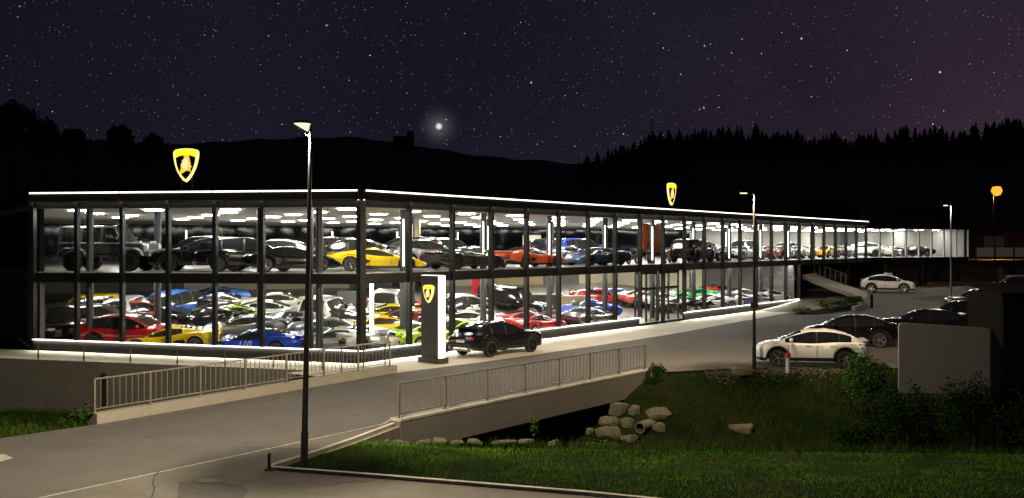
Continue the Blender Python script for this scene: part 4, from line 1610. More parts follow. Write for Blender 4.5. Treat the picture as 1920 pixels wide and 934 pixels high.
# pylon by the drive
mat('pylon_dark', (0.036, 0.035, 0.030), 0.45, var=(0.8, 0.1))
mat('pylon_light', (1, 1, 1), 0.5, emit=1.6, ecol=(1.0, 0.97, 0.84))
pb = gp(812, 681)
py = thing('sign_pylon', 'tall dark sign pylon with lit white edge and yellow shield beside the drive', 'sign', None, (pb.x, pb.y, .02))
py.rotation_euler.z = math.atan2(-D.x, D.y) - math.radians(6)
MB().box(-.66, .66, -.30, .30, 0, .24).build('base', 'pylon_dark', py)
MB().box(-.58, .515, -.18, .18, .241, 3.84).build('panel', 'pylon_dark', py)
MB().box(.516, .585, -.185, .185, .241, 3.86).build('light_edge', 'pylon_light', py)
MB().box(-.58, .515, -.185, .185, 3.841, 3.862).build('light_edge', 'pylon_light', py)
pe = bpy.data.objects.new('shield', None)
C.objects.link(pe)
pe.parent = py
pe.location = (-.04, -.175, 3.05)
emblem(pe, .62)

# ------------------------------------------------------------------ glass balustrade on the walkway
glass_mat('rail_glass', (0.82, 0.84, 0.80), 0.7)
gb = thing('glass_balustrade', 'low frameless glass balustrade on thin posts along the lit walkway', 'railing')
NB = 9
pos = [-2.0 + 2.12 * k for k in range(NB)]
for k, s in enumerate(pos):
    p = fl(s, near(s) - .12, walk_z(s))
    MB().box(p.x - .018, p.x + .018, p.y - .03, p.y + .03, p.z, p.z + .62).build('post', 'steel_dark', gb)
    MB().tube((p.x, p.y - .05, p.z + .13), (p.x, p.y + .05, p.z + .13), .04, n=8).build('clamp', 'steel_dark', gb)
    if k < NB - 1:
        s2 = pos[k + 1]
        a, b = fl(s + .03, near(s) - .12, walk_z(s) + .10), fl(s2 - .03, near(s2) - .12, walk_z(s2) + .10)
        MB().add([a, b, b + Vector((0, 0, .55)), a + Vector((0, 0, .55))], [(0, 1, 2, 3)]).build('pane', 'rail_glass', gb, recalc=False)
# short dark railing at the corner of the bridge
rc = thing('corner_railing', 'short dark post railing where the bridge meets the corner of the showroom', 'railing')
ca, cb = gp(640, 700), gp(722, 693)
for k in range(3):
    q = ca.lerp(cb, k / 2)
    MB().box(q.x - .025, q.x + .025, q.y - .025, q.y + .025, 0, 1.05).build('post', 'steel_dark', rc)
MB().bar(ca + Vector((0, 0, 1.07)), cb + Vector((0, 0, 1.07)), .05, .04).build('top_rail', 'steel_dark', rc)
MB().bar(ca + Vector((0, 0, .55)), cb + Vector((0, 0, .55)), .025, .025).build('mid_rail', 'steel_dark', rc)

# ------------------------------------------------------------------ street lamps
mat('post_grey', (0.10, 0.105, 0.115), 0.45, metal=0.4, var=(2.0, 0.15))
mat('post_black', (0.012, 0.012, 0.012), 0.6, spec=0.2)
mat('post_pale', (0.20, 0.20, 0.19), 0.45, metal=0.3, var=(2.0, 0.15))
mat('lamp_warm', (1, 1, 1), 0.5, emit=1.35, ecol=(1.0, 0.85, 0.50))
mat('lamp_amber', (1, 1, 1), 0.5, emit=1.5, ecol=(1.0, 0.38, 0.03))
mat('lamp_cool', (1, 1, 1), 0.5, emit=4.0, ecol=(1.0, 0.95, 0.82))


def street_lamp(label, base, h, r0, r1, lean, head, power, col, emat, pmat='post_grey', disc=True, hang=0.5, glare=False, aim=None, back=1.0):
    root = thing('street_lamp', label, 'street lamp', None, base)
    root.rotation_euler.y = lean
    MB().tube((0, 0, 0), (0, 0, .9), r0, r0 * .97, 14).build('pole_foot', pmat, root, smooth=40)
    MB().tube((0, 0, .901), (0, 0, h), r0 * .82, r1, 14).build('pole', pmat, root, smooth=40)
    dx = math.cos(head)
    dy = math.sin(head)
    if disc:
        # flat round shade on a slanting bracket, glowing underside
        sh = MB().lathe([(.001, .08), (.10, .068), (.215, .024), (.222, .0), (.205, -.005)], 24)
        o = sh.build('shade', pmat, root, smooth=40)
        o.location = (dx * .20, dy * .20, h + .02)
        ds = MB()
        nn = 20
        rim_ = [(dx * .20 + .195 * math.cos(2 * math.pi * i / nn), dy * .20 + .195 * math.sin(2 * math.pi * i / nn), h + .012) for i in range(nn)]
        ds.add(rim_ + [(dx * .07, dy * .07, h - .17)], [(i, (i + 1) % nn, nn) for i in range(nn)])
        ds.build('diffuser', emat, root, smooth=60)
        MB().bar((dx * .40, dy * .40, h - .01), (dx * .02, dy * .02, h - .30), .022, .022).build('bracket', pmat, root)
        lp = (dx * .20, dy * .20, h - .28)
    else:
        MB().bar((0, 0, h), (dx * hang, dy * hang, h + .06), .07, .05).build('arm', pmat, root)
        MB().obox((dx * (hang - .12), dy * (hang - .12), h + .085), (dx * .30, dy * .30, 0), (-dy * .10, dx * .10, 0), (0, 0, .035)).build('lamp_head', pmat, root)
        MB().obox((dx * (hang + .02), dy * (hang + .02), h + .028), (dx * .12, dy * .12, 0), (-dy * .09, dx * .09, 0), (0, 0, .022)).build('diffuser', emat, root)
        lp = (dx * (hang + .02), dy * (hang + .02), h - .02)
        if glare:
            MB().lathe([(.001, -.68), (.46, -.50), (.66, 0), (.48, .46), (.001, .55)], 18, 0, 'Z', (dx * hang, dy * hang, h - .1)).build('glare_ball', emat, root, smooth=60)  # oversized glowing ball added to stand for the lamp's flare
            lp = (dx * hang, dy * hang, h - .75)
    part_light('lamp_light', 'POINT', root, lp, power, col, aim=aim, back=back, shadow_soft_size=.12)
    return root


WARM = (1.0, 0.84, 0.61)
b1 = gp(570, 878)
street_lamp('tall near street lamp with round shade standing in the lawn', (b1.x, b1.y, -.03), 8.05, .088, .04, math.radians(1.15), math.pi, 11600, WARM, 'lamp_warm', aim=math.radians(140), back=1.0)
b2 = gp(1414, 690)
street_lamp('dark street lamp beside the parked white car', (b2.x, b2.y, -.03), 7.40, .085, .04, 0, math.radians(200), 11500, (1.0, 0.76, 0.48), 'lamp_warm', 'post_black', False, aim=math.radians(110), back=.7)
b3 = px(1783, 85, z=.75)
street_lamp('pale street lamp post in front of the far wing', (b3.x, b3.y, .75), 7.75, .085, .05, 0, math.radians(195), 2200, (1.0, 0.85, 0.6), 'lamp_cool', 'post_pale', False)
b4 = px(1862, 126, z=0)
street_lamp('amber street lamp glowing above the far hut', (b4.x, b4.y, 4.0), 8.1, .09, .05, 0, math.radians(10), 5000, (1.0, 0.42, 0.06), 'lamp_amber', 'post_pale', False, glare=True)
ax = MB().box(-.16, .16, -.03, .03, 2.55, 2.80).build('notice_box', 'steel_dark')
ax.location = (b2.x - .02, b2.y - .12, 0)
tag(ax, 'small dark box fixed to the street lamp by the white car', 'box')

# ------------------------------------------------------------------ parked and displayed cars
FC = 'car_glass_clear'
add_car('suvc', 'black', gp(931, 666) + Vector((0, .55, .021)), 50, 'black coupe suv parked outside on the forecourt beside the sign pylon', None, 2, 'rim_dark')
lot = 'cars parked in the dark lot'
add_car('cross', 'white', (px(1519, 43.9, z=0).x, 43.9, .002), 169, 'white crossover parked at the grass edge beside the dark street lamp', lot, 2)
add_car('cross', 'maroon', (px(1592, 52.5, z=0).x, 52.5, .002), 170, 'dark red car parked directly behind the white crossover', lot, 2)
add_car('suvc', 'black', (px(1728, 57, z=0).x, 57, .002), 172, 'black car with a long roof parked behind the pale board', lot, 1)
add_car('wagon', 'black', (px(1800, 64, z=0).x, 64, .002), 176, 'black suv parked between the black car and the far lamp post', lot, 1)
x, y = px(1838, 76, z=0).x, 76
add_car('wagon', 'bronze', (x, y, rise(x, y)), 170, 'brown suv parked beyond the black suv', lot, 1)
x, y = px(1896, 86, z=0).x, 86
add_car('wagon', 'silver', (x, y, rise(x, y)), 172, 'silver-roofed suv parked last in the row below the footbridge', lot, 1)
x, y = px(1665, 92, z=0).x, 92
add_car('cross', 'ivory', (x, y, rise(x, y) + .002), -24, 'white crossover with roof box parked on the ramp under the wing', None, 2)
rb = MB().box(-.25, .25, -.35, .35, 0, .12).build('roof_box', 'plate_white')
rb.location = (x, y, rise(x, y) + 1.62)
tag(rb, 'small white box on the roof of the car under the wing', 'roof box')

def footprint_ok(poly, kind, X, Y, hd, margin=.06):
    t = TYPES[kind]
    c, s = math.cos(math.radians(hd)), math.sin(math.radians(hd))
    wmax = t.w(t.wheels[1])
    for a, b in ((t.L + .03, .7 * wmax), (t.L - .4, wmax), (-t.L - .08, .8 * wmax), (-t.L + .4, wmax)):
        for sg in (1, -1):
            if not inside(poly, X + a * c - sg * b * s, Y + a * s + sg * b * c, margin):
                return False
    return True


up = 'cars on the upper floor'
UPPER = [
    ('boxy', 'grey', 206, 49.2, -7, 2, 'rim_dark', 'dark grey boxy off-roader upstairs at the end of the short front'),
    ('wagon', 'black', 372, 54.0, 172, 1, 'rim_dark', 'black suv behind the low black car upstairs, next to the off-roader'),
    ('suvc', 'black', 386, 48.9, 187, 2, 'rim_dark', 'black coupe suv upstairs, nose toward the off-roader'),
    ('suvc', 'black', 470, 48.6, 12, 2, 'rim_dark', 'black coupe suv upstairs at the middle post of the short front'),
    ('coupe', 'black', 548, 48.3, 14, 2, 'rim_dark', 'black sports coupe upstairs behind the near street lamp'),
    ('cross', 'gunmetal', 652, 53.2, 176, 1, 'rim_silver', 'dark grey fastback upstairs behind the yellow sports car'),
    ('cross', 'white', 515, 57.5, 172, 1, 'rim_silver', 'white car in the second row upstairs behind the black sports coupe'),
    ('wagon', 'gunmetal', 606, 61.0, 176, 0, 'rim_silver', 'dark suv in the back row upstairs left of the corner post'),
    ('wagon', 'gunmetal', 754, 58.5, 178, 1, 'rim_silver', 'dark suv upstairs behind the roof of the yellow sports car'),
    ('wedge', 'yellow', 707, 49.8, 9, 2, 'rim_dark', 'yellow sports car upstairs at the corner of the building'),
    ('cross', 'silver', 792, 56.6, 40, 1, 'rim_silver', 'silver hatchback upstairs just past the yellow sports car'),
    ('wedge', 'gunmetal', 872, 53.6, 44, 2, 'rim_dark', 'matt grey sports car upstairs between the yellow and the orange one'),
    ('coupe', 'white', 892, 61.5, 40, 1, 'rim_silver', 'white sports coupe in the second row behind the matt grey sports car'),
    ('wagon', 'silver', 842, 66.0, 30, 0, 'rim_silver', 'silver suv in the back row above the matt grey sports car'),
    ('wedge', 'orange', 992, 58.2, 46, 2, 'rim_dark', 'orange sports car upstairs, nose away to the right'),
    ('coupe', 'silver', 1066, 66.5, 45, 1, 'rim_silver', 'silver coupe upstairs behind the nose of the orange sports car'),
    ('wagon', 'blue', 1092, 71.0, 35, 1, 'rim_silver', 'blue suv in the back row upstairs behind the navy sports car'),
    ('wagon', 'gunmetal', 1042, 74.0, 20, 0, 'rim_silver', 'dark suv in the back row upstairs beyond the orange sports car'),
    ('wedge', 'navy', 1118, 63.6, 222, 2, 'rim_dark', 'navy blue sports car upstairs, nose toward the orange one'),
    ('wagon', 'black', 1298, 74.3, 58, 1, 'rim_dark', 'black suv upstairs seen from behind, right of the motorcycles'),
    ('coupe', 'gunmetal', 1338, 79.2, 60, 1, 'rim_silver', 'dark coupe upstairs beside the black suv seen from behind'),
    ('coupe', 'silver', 1360, 85.0, 55, 1, 'rim_silver', 'silver coupe upstairs behind the dark coupe'),
    ('coupe', 'white', 1388, 85.5, 50, 1, 'rim_silver', 'white sports coupe upstairs next to the lamp post'),
    ('coupe', 'grey', 1417, 89.5, 52, 1, 'rim_silver', 'grey coupe upstairs right behind the dark lamp post'),
    ('coupe', 'coral', 1441, 91.5, 62, 1, 'rim_silver', 'coral coupe upstairs just right of the dark lamp post'),
    ('coupe', 'gunmetal', 1469, 94.5, 58, 1, 'rim_silver', 'charcoal coupe upstairs above the end of the lower storey'),
    ('wagon', 'silver', 1402, 97.0, 55, 0, 'rim_silver', 'silver suv in the back row upstairs left of the dark lamp post'),
    ('cross', 'white', 1480, 103.0, 50, 0, 'rim_silver', 'white hatchback in the back row upstairs above the ramp head'),
    ('coupe', 'white', 1496, 97.5, 60, 1, 'rim_silver', 'white coupe upstairs left of the yellow coupe'),
    ('cross', 'gunmetal', 1322, 92.0, 40, 0, 'rim_silver', 'grey hatchback in the back row upstairs above the black suv'),
    ('coupe', 'grey', 1582, 106.5, 60, 0, 'rim_silver', 'grey coupe upstairs just before the far wing starts'),
    ('coupe', 'yellow', 1515, 101.0, 60, 1, 'rim_silver', 'yellow coupe upstairs above the ramp'),
    ('coupe', 'amber', 1548, 103.0, 230, 1, 'rim_silver', 'amber coupe upstairs at the end of the light strip'),
    ('cross', 'white', 1614, 109.5, 176, 1, 'rim_dark', 'white car at the start of the far wing'),
    ('coupe', 'cream', 1650, 111.0, 10, 0, 'rim_silver', 'cream coupe second in the far wing'),
    ('wedge', 'silver', 1682, 112.5, 8, 0, 'rim_silver', 'silver sports car third in the far wing'),
    ('coupe', 'black', 1712, 112.0, 184, 0, 'rim_silver', 'black coupe in the middle of the far wing'),
    ('cross', 'silver', 1738, 116.0, 10, 0, 'rim_silver', 'silver hatchback behind the black coupe in the far wing'),
    ('coupe', 'red', 1757, 113.5, 190, 0, 'rim_silver', 'red coupe behind glass in the far wing'),
    ('cross', 'white', 1786, 115.0, 10, 0, 'rim_silver', 'white car at the far end of the wing beside the pale lamp post'),
]
for k, c, u, Y, hd, det, rim, lab in UPPER:
    p = px(u, Y, z=ZF2 + .001)
    while not footprint_ok(UP_POLY, k, p.x, p.y, hd) and Y < 125:
        Y += .1
        p = px(u, Y, z=ZF2 + .001)
    add_car(k, c, p, hd, lab, up, det, rim, glass='car_glass' if c == 'black' else FC)

lo = 'cars on the lower floor'
LOWER = [
    ('wagon', 'yellow', 155, 552, 200, 1, 'yellow suv against the back wall downstairs at the far left'),
    ('wagon', 'black', 118, 571, -62, 1, 'black suv facing out downstairs at the left end of the short front'),
    ('suvc', 'gunmetal', 196, 570, 8, 1, 'dark grey suv behind the roof of the red suv downstairs'),
    ('suvc', 'red', 250, 588, -6, 2, 'glossy red coupe suv downstairs behind the yellow sports car nose'),
    ('cross', 'coral', 266, 562, 20, 1, 'coral hatchback downstairs behind the red suv'),
    ('wagon', 'white', 246, 552, 90, 0, 'white van-like suv at the back wall above the coral hatchback'),
    ('wedge', 'yellow', 318, 610, 189, 2, 'yellow sports car downstairs at the short front, nose to the left'),
    ('coupe', 'black', 302, 575, 170, 1, 'black coupe downstairs behind the grey pillar'),
    ('wagon', 'sky', 343, 541, 72, 1, 'mid blue suv at the back wall downstairs left of the post'),
    ('coupe', 'sky', 398, 538, 205, 1, 'mid blue sports car raised at the back downstairs'),
    ('coupe', 'bronze', 362, 557, 190, 1, 'brown coupe with big windscreen downstairs in front of the blue cars'),
    ('coupe', 'cream', 418, 548, 12, 1, 'cream coupe downstairs in front of the mid blue sports car'),
    ('wedge', 'black', 382, 577, 188, 1, 'black sports car downstairs behind the yellow sports car'),
    ('wedge', 'lime', 449, 571, 25, 1, 'bright green sports car downstairs behind the grey coupe'),
    ('coupe', 'grey', 456, 590, 192, 2, 'metallic grey coupe downstairs behind the blue racing car'),
    ('wedge', 'blue', 478, 616, 176, 2, 'blue racing car with white number downstairs at the short front'),
    ('coupe', 'cream', 526, 548, 14, 1, 'cream coupe at the bright back wall downstairs'),
    ('coupe', 'ivory', 508, 562, 8, 1, 'off-white coupe downstairs below the cream coupe at the bright wall'),
    ('coupe', 'silver', 542, 578, 170, 1, 'silver coupe downstairs behind the motorcycles'),
    ('wagon', 'white', 612, 553, 80, 1, 'white suv by the bright wall downstairs right of the lamp post'),
    ('coupe', 'gunmetal', 648, 579, 8, 1, 'dark grey coupe downstairs, upper of the two behind the silver ones'),
    ('coupe', 'grey', 628, 595, 10, 1, 'mid grey coupe downstairs, lower of the two behind the silver ones'),
    ('wedge', 'silver', 632, 615, 180, 2, 'silver sports car downstairs behind the lamp post pole'),
    ('wedge', 'white', 712, 624, 42, 2, 'white-silver sports car downstairs at the corner window'),
    ('coupe', 'amber', 706, 590, 190, 2, 'yellow-orange coupe downstairs beside the glowing streak'),
    ('wedge', 'yellow', 726, 569, 190, 1, 'yellow sports car behind the yellow-orange coupe downstairs'),
    ('wedge', 'wine', 750, 579, 188, 1, 'dark red sports car downstairs left of the sign pylon'),
    ('wagon', 'white', 727, 540, 90, 1, 'white suv seen from behind at the bright wall downstairs'),
    ('coupe', 'red', 752, 553, 20, 1, 'red coupe at the back beside the white suv seen from behind'),
    ('coupe', 'lime', 790, 616, 54, 1, 'lime car downstairs half hidden by the sign pylon'),
    ('cross', 'white', 878, 551, 10, 1, 'white hatchback at the back downstairs right of the pylon'),
    ('coupe', 'gunmetal', 862, 564, 12, 1, 'dark open coupe downstairs below the white hatchback'),
    ('coupe', 'white', 872, 581, 175, 1, 'white sports coupe downstairs above the parked black suv'),
    ('wedge', 'lime', 858, 599, 225, 1, 'lime sports car downstairs behind the tail of the parked black suv'),
    ('coupe', 'ivory', 924, 566, 10, 1, 'off-white coupe downstairs beside the black off-roader'),
    ('boxy', 'black', 962, 538, -28, 1, 'black boxy off-roader downstairs in front of the service desk'),
    ('wedge', 'red', 990, 581, 30, 2, 'bright red sports car downstairs, upper of two red ones'),
    ('coupe', 'red', 1000, 598, 54, 2, 'deep red coupe downstairs at the glass, lower of two red ones'),
    ('coupe', 'blue', 1102, 562, 212, 2, 'blue coupe with gold wheels downstairs in front of the counter'),
    ('coupe', 'grey', 1104, 581, 54, 2, 'grey coupe downstairs at the glass in front of the blue coupe'),
    ('coupe', 'red', 1124, 541, 12, 1, 'red coupe at the back downstairs beyond the counter'),
    ('coupe', 'sky', 1164, 541, 14, 1, 'pale blue coupe at the back left of the entrance'),
    ('wedge', 'black', 1277, 556, 205, 1, 'black sports car downstairs behind the entrance glass'),
    ('wedge', 'green', 1302, 539, 192, 1, 'green and white sports car before the ochre wall downstairs'),
    ('wedge', 'white', 1332, 553, 200, 1, 'white sports car downstairs right of the entrance'),
    ('wedge', 'purple', 1356, 555, 200, 1, 'purple sports car downstairs right of the white one'),
    ('coupe', 'white', 1392, 540, 30, 1, 'white coupe downstairs left of the dark lamp post'),
    ('coupe', 'ivory', 1441, 541, 40, 1, 'off-white coupe downstairs right of the dark lamp post'),
    ('coupe', 'silver', 1416, 547, 50, 1, 'silver coupe downstairs right behind the dark lamp post'),
    ('wedge', 'grey', 1378, 557, 225, 1, 'grey sports car downstairs in front of the white coupe'),
    ('coupe', 'gunmetal', 1458, 548, 54, 1, 'dark coupe downstairs at the last bay of the lower storey'),
    ('coupe', 'white', 1240, 548, 40, 1, 'white coupe downstairs behind the entrance doors'),
    ('coupe', 'coral', 1205, 545, 30, 1, 'coral coupe downstairs left of the entrance doors'),
    ('coupe', 'red', 1352, 525, 30, 0, 'small red coupe far back downstairs above the purple sports car'),
]


def solve_low(u, vtop, H, kind, hd):
    best = None
    for Y in np.arange(44.5, 99, .1):
        X = (u - 960) / FPX * Y
        if not footprint_ok(LO_POLY, kind, X, Y, hd):
            continue
        z = low_floor(X, Y)
        v = HZ - (z + H - CAMZ) * FPX / Y
        if best is None or abs(v - vtop) < best[0]:
            best = (abs(v - vtop), X, Y, z)
    return best


low_roots = {}
for k, c, u, v, hd, det, lab in LOWER:
    fit = solve_low(u, v, TYPES[k].H, k, hd)
    if fit is None:
        continue
    e, X, Y, z = fit
    g = .3
    nx = (low_floor(X - g, Y) - low_floor(X + g, Y)) / (2 * g)
    ny = (low_floor(X, Y - g) - low_floor(X, Y + g)) / (2 * g)
    rim = 'rim_gold' if c == 'blue' and k == 'coupe' else random.choice(['rim_silver', 'rim_dark', 'rim_silver'])
    low_roots[lab] = add_car(k, c, (X, Y, z + .012), hd, lab, lo, det, rim, normal=(nx, ny, 1), glass='car_glass' if c == 'black' else FC)

# racing number on the flank of the blue racing car
tx = bpy.data.curves.new('racing_number', 'FONT')
tx.body = '110'
tx.size = .42
tx.shear = .35
tx.align_x = 'CENTER'
tx.extrude = .004
dg = bpy.data.objects.new('racing_number_curve', tx)
C.objects.link(dg)
bpy.context.view_layer.update()
tme = bpy.data.meshes.new_from_object(dg.evaluated_get(bpy.context.evaluated_depsgraph_get()))
bpy.data.objects.remove(dg)
rc_ = low_roots['blue racing car with white number downstairs at the short front']
o = link('racing_number', tme, 'plate_white', rc_)
o.rotation_euler = (math.radians(86), 0, math.pi)
o.location = (-1.0, 0, .45)
TW = TYPES['wedge']
o.location = (.2, TW.side_at(.2, .55) + .03, .42)

# ------------------------------------------------------------------ motorcycles
mat('chrome', (0.6, 0.6, 0.6), 0.15, metal=1.0)


def motorcycle(loc, heading, label, col, group='motorcycles'):
    root = thing('motorcycle', label, 'motorcycle', group, loc, math.radians(heading))
    for x in (.72, -.68):
        w = MB()
        w.lathe([(.24, -.05), (.30, -.06), (.32, 0), (.30, .06), (.24, .05)], 22, 0, 'Y', (x, 0, .32))
        w.build('tyre', 'tyre_rubber', root, smooth=50)
        r = MB()
        r.lathe([(.22, -.035), (.245, -.04), (.245, .04), (.22, .035)], 22, 0, 'Y', (x, 0, .32))
        for k in range(6):
            a = math.pi * k / 3
            r.bar((x, 0, .32), (x + .23 * math.cos(a), 0, .32 + .23 * math.sin(a)), .02, .02, up=(0, 1, 0))
        r.build('rim', 'chrome', root)
    tk = poly_box([(-.10, .62), (.30, .70), (.36, .84), (.20, .95), (-.10, .88)], -.13, .13)
    tk.build('tank', PAINTS[col], root, smooth=40)
    poly_box([(-.72, .80), (-.62, .90), (-.40, .84), (-.08, .82), (-.10, .74), (-.45, .72)], -.11, .11).build('seat', 'black_trim', root)
    poly_box([(-.18, .30), (.28, .28), (.34, .55), (.10, .64), (-.22, .58)], -.16, .16).build('engine', 'brushed_alloy', root)
    for y in (.09, -.09):
        MB().tube((.72, y, .32), (.46, y * .8, 1.0), .025, n=8).build('fork', 'chrome', root)
    MB().path([(.42, -.36, 1.02), (.46, -.12, 1.06), (.46, .12, 1.06), (.42, .36, 1.02)], .016).build('handlebar', 'chrome', root)
    MB().lathe([(.001, .06), (.09, .03), (.10, -.06), (.001, -.08)], 14, 0, 'Z', (.55, 0, .92)).build('headlight', 'lamp_lens', root, smooth=50)
    MB().path([(.2, .15, .32), (-.2, .19, .26), (-.85, .20, .36)], .045).build('exhaust', 'chrome', root)
    poly_box([(-.95, .66), (-.55, .70), (-.60, .62)], -.08, .08).build('mudguard', PAINTS[col], root)
    MB().tube((-.1, .1, .30), (-.05, .30, .0), .014, n=6).build('side_stand', 'black_trim', root)
    return root


for u, Y, hd, lab, c in ((1186, 67.6, 60, 'black motorcycle upstairs right of the navy sports car', 'black'), (1216, 69.0, 80, 'motorcycle upstairs below the orange poster', 'gunmetal'), (1252, 72.0, 70, 'pale motorcycle upstairs left of the black suv', 'silver')):
    motorcycle(px(u, Y, z=ZF2), hd, lab, c)
for u, Y, hd, lab in ((532, 50.5, 150, 'chrome motorcycle downstairs behind the blue racing car'), (560, 51.6, 200, 'dark motorcycle downstairs behind the near lamp post'), (1296, 72.6, 215, 'motorcycle downstairs behind the entrance doors')):
    p = px(u, Y, z=0)
    motorcycle((p.x, p.y, low_floor(p.x, p.y) + .002), hd, lab, 'black')

# ------------------------------------------------------------------ furniture and signs inside
mat('desk_dark', (0.05, 0.035, 0.028), 0.4)
mat('desk_top', (0.55, 0.52, 0.45), 0.35)
mat('counter_oak', (0.36, 0.28, 0.17), 0.5, var=(2.0, 0.15))
mat('poster_orange', (0.75, 0.18, 0.03), 0.5, var=(0.8, 0.3, (0.16, 0.04, 0.01)))
mat('poster_red', (0.55, 0.02, 0.02), 0.5)
mat('sign_panel_grey', (0.10, 0.105, 0.11), 0.5)
RZ = math.atan2(D.y, D.x)


def on_low(u, Y):
    p = px(u, Y, z=0)
    return Vector((p.x, p.y, low_floor(p.x, p.y)))


dk = thing('service_desk', 'dark wood service desk with pale top behind the black off-roader', 'desk', None, on_low(1026, 71.0), RZ - .75)
MB().box(-1.1, 1.1, -.35, .35, 0, 1.0).build('front', 'desk_dark', dk)
MB().box(-1.2, 1.2, -.42, .42, 1.001, 1.06).build('top', 'desk_top', dk)
ct = thing('bar_counter', 'beige bar counter with stools beside the blue coupe', 'counter', None, on_low(1082, 70.5), RZ - .75)
MB().box(-1.3, 1.3, -.3, .3, 0, 1.05).build('front', 'counter_oak', ct)
MB().box(-1.4, 1.4, -.38, .38, 1.051, 1.10).build('top', 'desk_top', ct)
for k in range(3):
    p = on_low(1074 + 11 * k, 69.3)
    st = thing('bar_stool', ('left', 'middle', 'right')[k] + ' bar stool of three at the beige counter', 'stool', 'bar stools', p)
    MB().lathe([(.001, .74), (.17, .74), (.18, .70), (.001, .69)], 14).build('seat', 'plate_white', st)
    for a in range(4):
        w = a * math.pi / 2 + .4
        MB().tube((.10 * math.cos(w), .10 * math.sin(w), .70), (.20 * math.cos(w), .20 * math.sin(w), 0), .013, n=6).build('leg', 'chrome', st)
q = px(1222, 70.5, z=5.55)
po = MB().box(-1.15, 1.15, -.02, .02, -.85, 1.15).build('poster', 'poster_orange')
po.location = q
po.rotation_euler.z = RZ - .1
tag(po, 'large orange poster hanging upstairs above the motorcycles', 'poster')
bn = MB().box(-.25, .25, -.02, .02, 0, 1.6).build('banner', 'poster_red')
bn.location = px(892, 62, z=2.05)
bn.rotation_euler.z = .3
tag(bn, 'narrow red banner downstairs above the white coupe', 'banner')
pn = MB().box(-.55, .55, -.08, .08, 0, 1.5).build('display_panel', 'sign_panel_grey')
p = on_low(650, 60)
pn.location = p
tag(pn, 'grey freestanding display panel downstairs before the bright wall', 'panel')
yc = MB().box(-.35, .35, -.35, .35, 0, ZC2 - ZF2 - .01).build('yellow_pillar', 'wall_ochre')
yc.location = px(778, 70, z=ZF2 + .002)
tag(yc, 'yellow painted square pillar far back upstairs', 'pillar')
for u, Y in ((1004, 84), (990, 84.5)):
    dr = MB().box(-.45, .45, -.03, .03, 0, 2.1).build('bright_door', 'wall_cream')
    dr.location = px(u, Y, z=ZF2 + .002)
    dr.rotation_euler.z = RZ - 1.2
    tag(dr, 'pale door at the back upstairs behind the orange car, ' + ('right' if u == 1004 else 'left') + ' of two', 'door')

# ------------------------------------------------------------------ ramp, footbridge, hut and small things at the right
rp = thing('access_ramp', 'curved concrete ramp rising to the upper floor under the far wing', 'ramp')
N = 12
vs = []
for i in range(N + 1):
    k = i / N
    u = 1505 + 118 * k
    Yn = 88.5 - 2.0 * k
    z = 2.62 - 1.95 * (k ** .85)
    a = px(u, Yn, z=z)
    b = px(u + 22, Yn + 5.5, z=z + .02)
    vs += [a, b, b - Vector((0, 0, .32)), a - Vector((0, 0, .32))]
m = MB()
m.add(vs, [f for i in range(N) for f in [(i * 4, i * 4 + 4, i * 4 + 5, i * 4 + 1), (i * 4 + 1, i * 4 + 5, i * 4 + 6, i * 4 + 2), (i * 4 + 2, i * 4 + 6, i * 4 + 7, i * 4 + 3), (i * 4 + 3, i * 4 + 7, i * 4 + 4, i * 4)]] + [(0, 1, 2, 3), (N * 4, N * 4 + 3, N * 4 + 2, N * 4 + 1)])
m.build('ramp_slab', 'concrete', rp)
for i in range(0, 7):
    b = Vector(vs[i * 4 + 1])
    MB().box(b.x - .025, b.x + .025, b.y - .025, b.y + .025, b.z, b.z + 1.0).build('post', 'post_pale', rp)
    if i < 6:
        c = Vector(vs[(i + 1) * 4 + 1])
        up_ = Vector((0, 0, 1))
        MB().add([b + up_ * .08, c + up_ * .08, c + up_ * .98, b + up_ * .98], [(0, 1, 2, 3)]).build('pane', 'rail_glass', rp, recalc=False)
        MB().bar(b + up_ * 1.01, c + up_ * 1.01, .04, .03).build('hand_rail', 'post_pale', rp)
kbx = MB()
pts = [px(1600, 85.5, z=0), px(1612, 83.0, z=0), px(1613, 80.0, z=0), px(1600, 78.0, z=0)]
for a, b in zip(pts[:-1], pts[1:]):
    z = max(rise(a.x, a.y), rise(b.x, b.y))
    kbx.bar((a.x, a.y, z + .1), (b.x, b.y, z + .1), .3, .35)
tag(kbx.build('ramp_kerb', 'concrete'), 'curved concrete kerb at the foot of the ramp', 'kerb')
# dark bollard sign
bs = thing('marker_post', 'slim post with a dark plate behind the dark red car', 'post', None, px(1634, 71, z=rise(*px(1634, 71, z=0)[:2])))
MB().tube((0, 0, 0), (0, 0, .9), .04, n=8).build('post', 'post_pale', bs)
MB().box(-.11, .11, -.05, .05, .8, 1.75).build('plate', 'black_trim', bs)
# white marker with red top beside the white car
mk = thing('marker_bollard', 'white bollard with red band in front of the white crossover', 'bollard', None, gp(1477, 697) + Vector((0, 0, -.04)))
mat('paint_red_band', (0.35, 0.015, 0.01), 0.5)
MB().tube((0, 0, 0), (0, 0, .62), .085, .08, 14).build('body', 'plate_white', mk, smooth=40)
MB().tube((0, 0, .621), (0, 0, .80), .115, .115, 14).build('red_band', 'paint_red_band', mk, smooth=40)
# rusty stake at the lawn corner
sk = thing('iron_stake', 'short rusty iron stake at the corner of the lawn kerb', 'stake', None, gp(505, 882))
mat('rust', (0.13, 0.045, 0.02), 0.8, var=(8.0, 0.4))
MB().box(-.03, .03, -.03, .03, 0, .40).build('stake', 'rust', sk)
MB().box(-.10, .14, -.09, .09, 0, .03).build('foot', 'rust', sk)
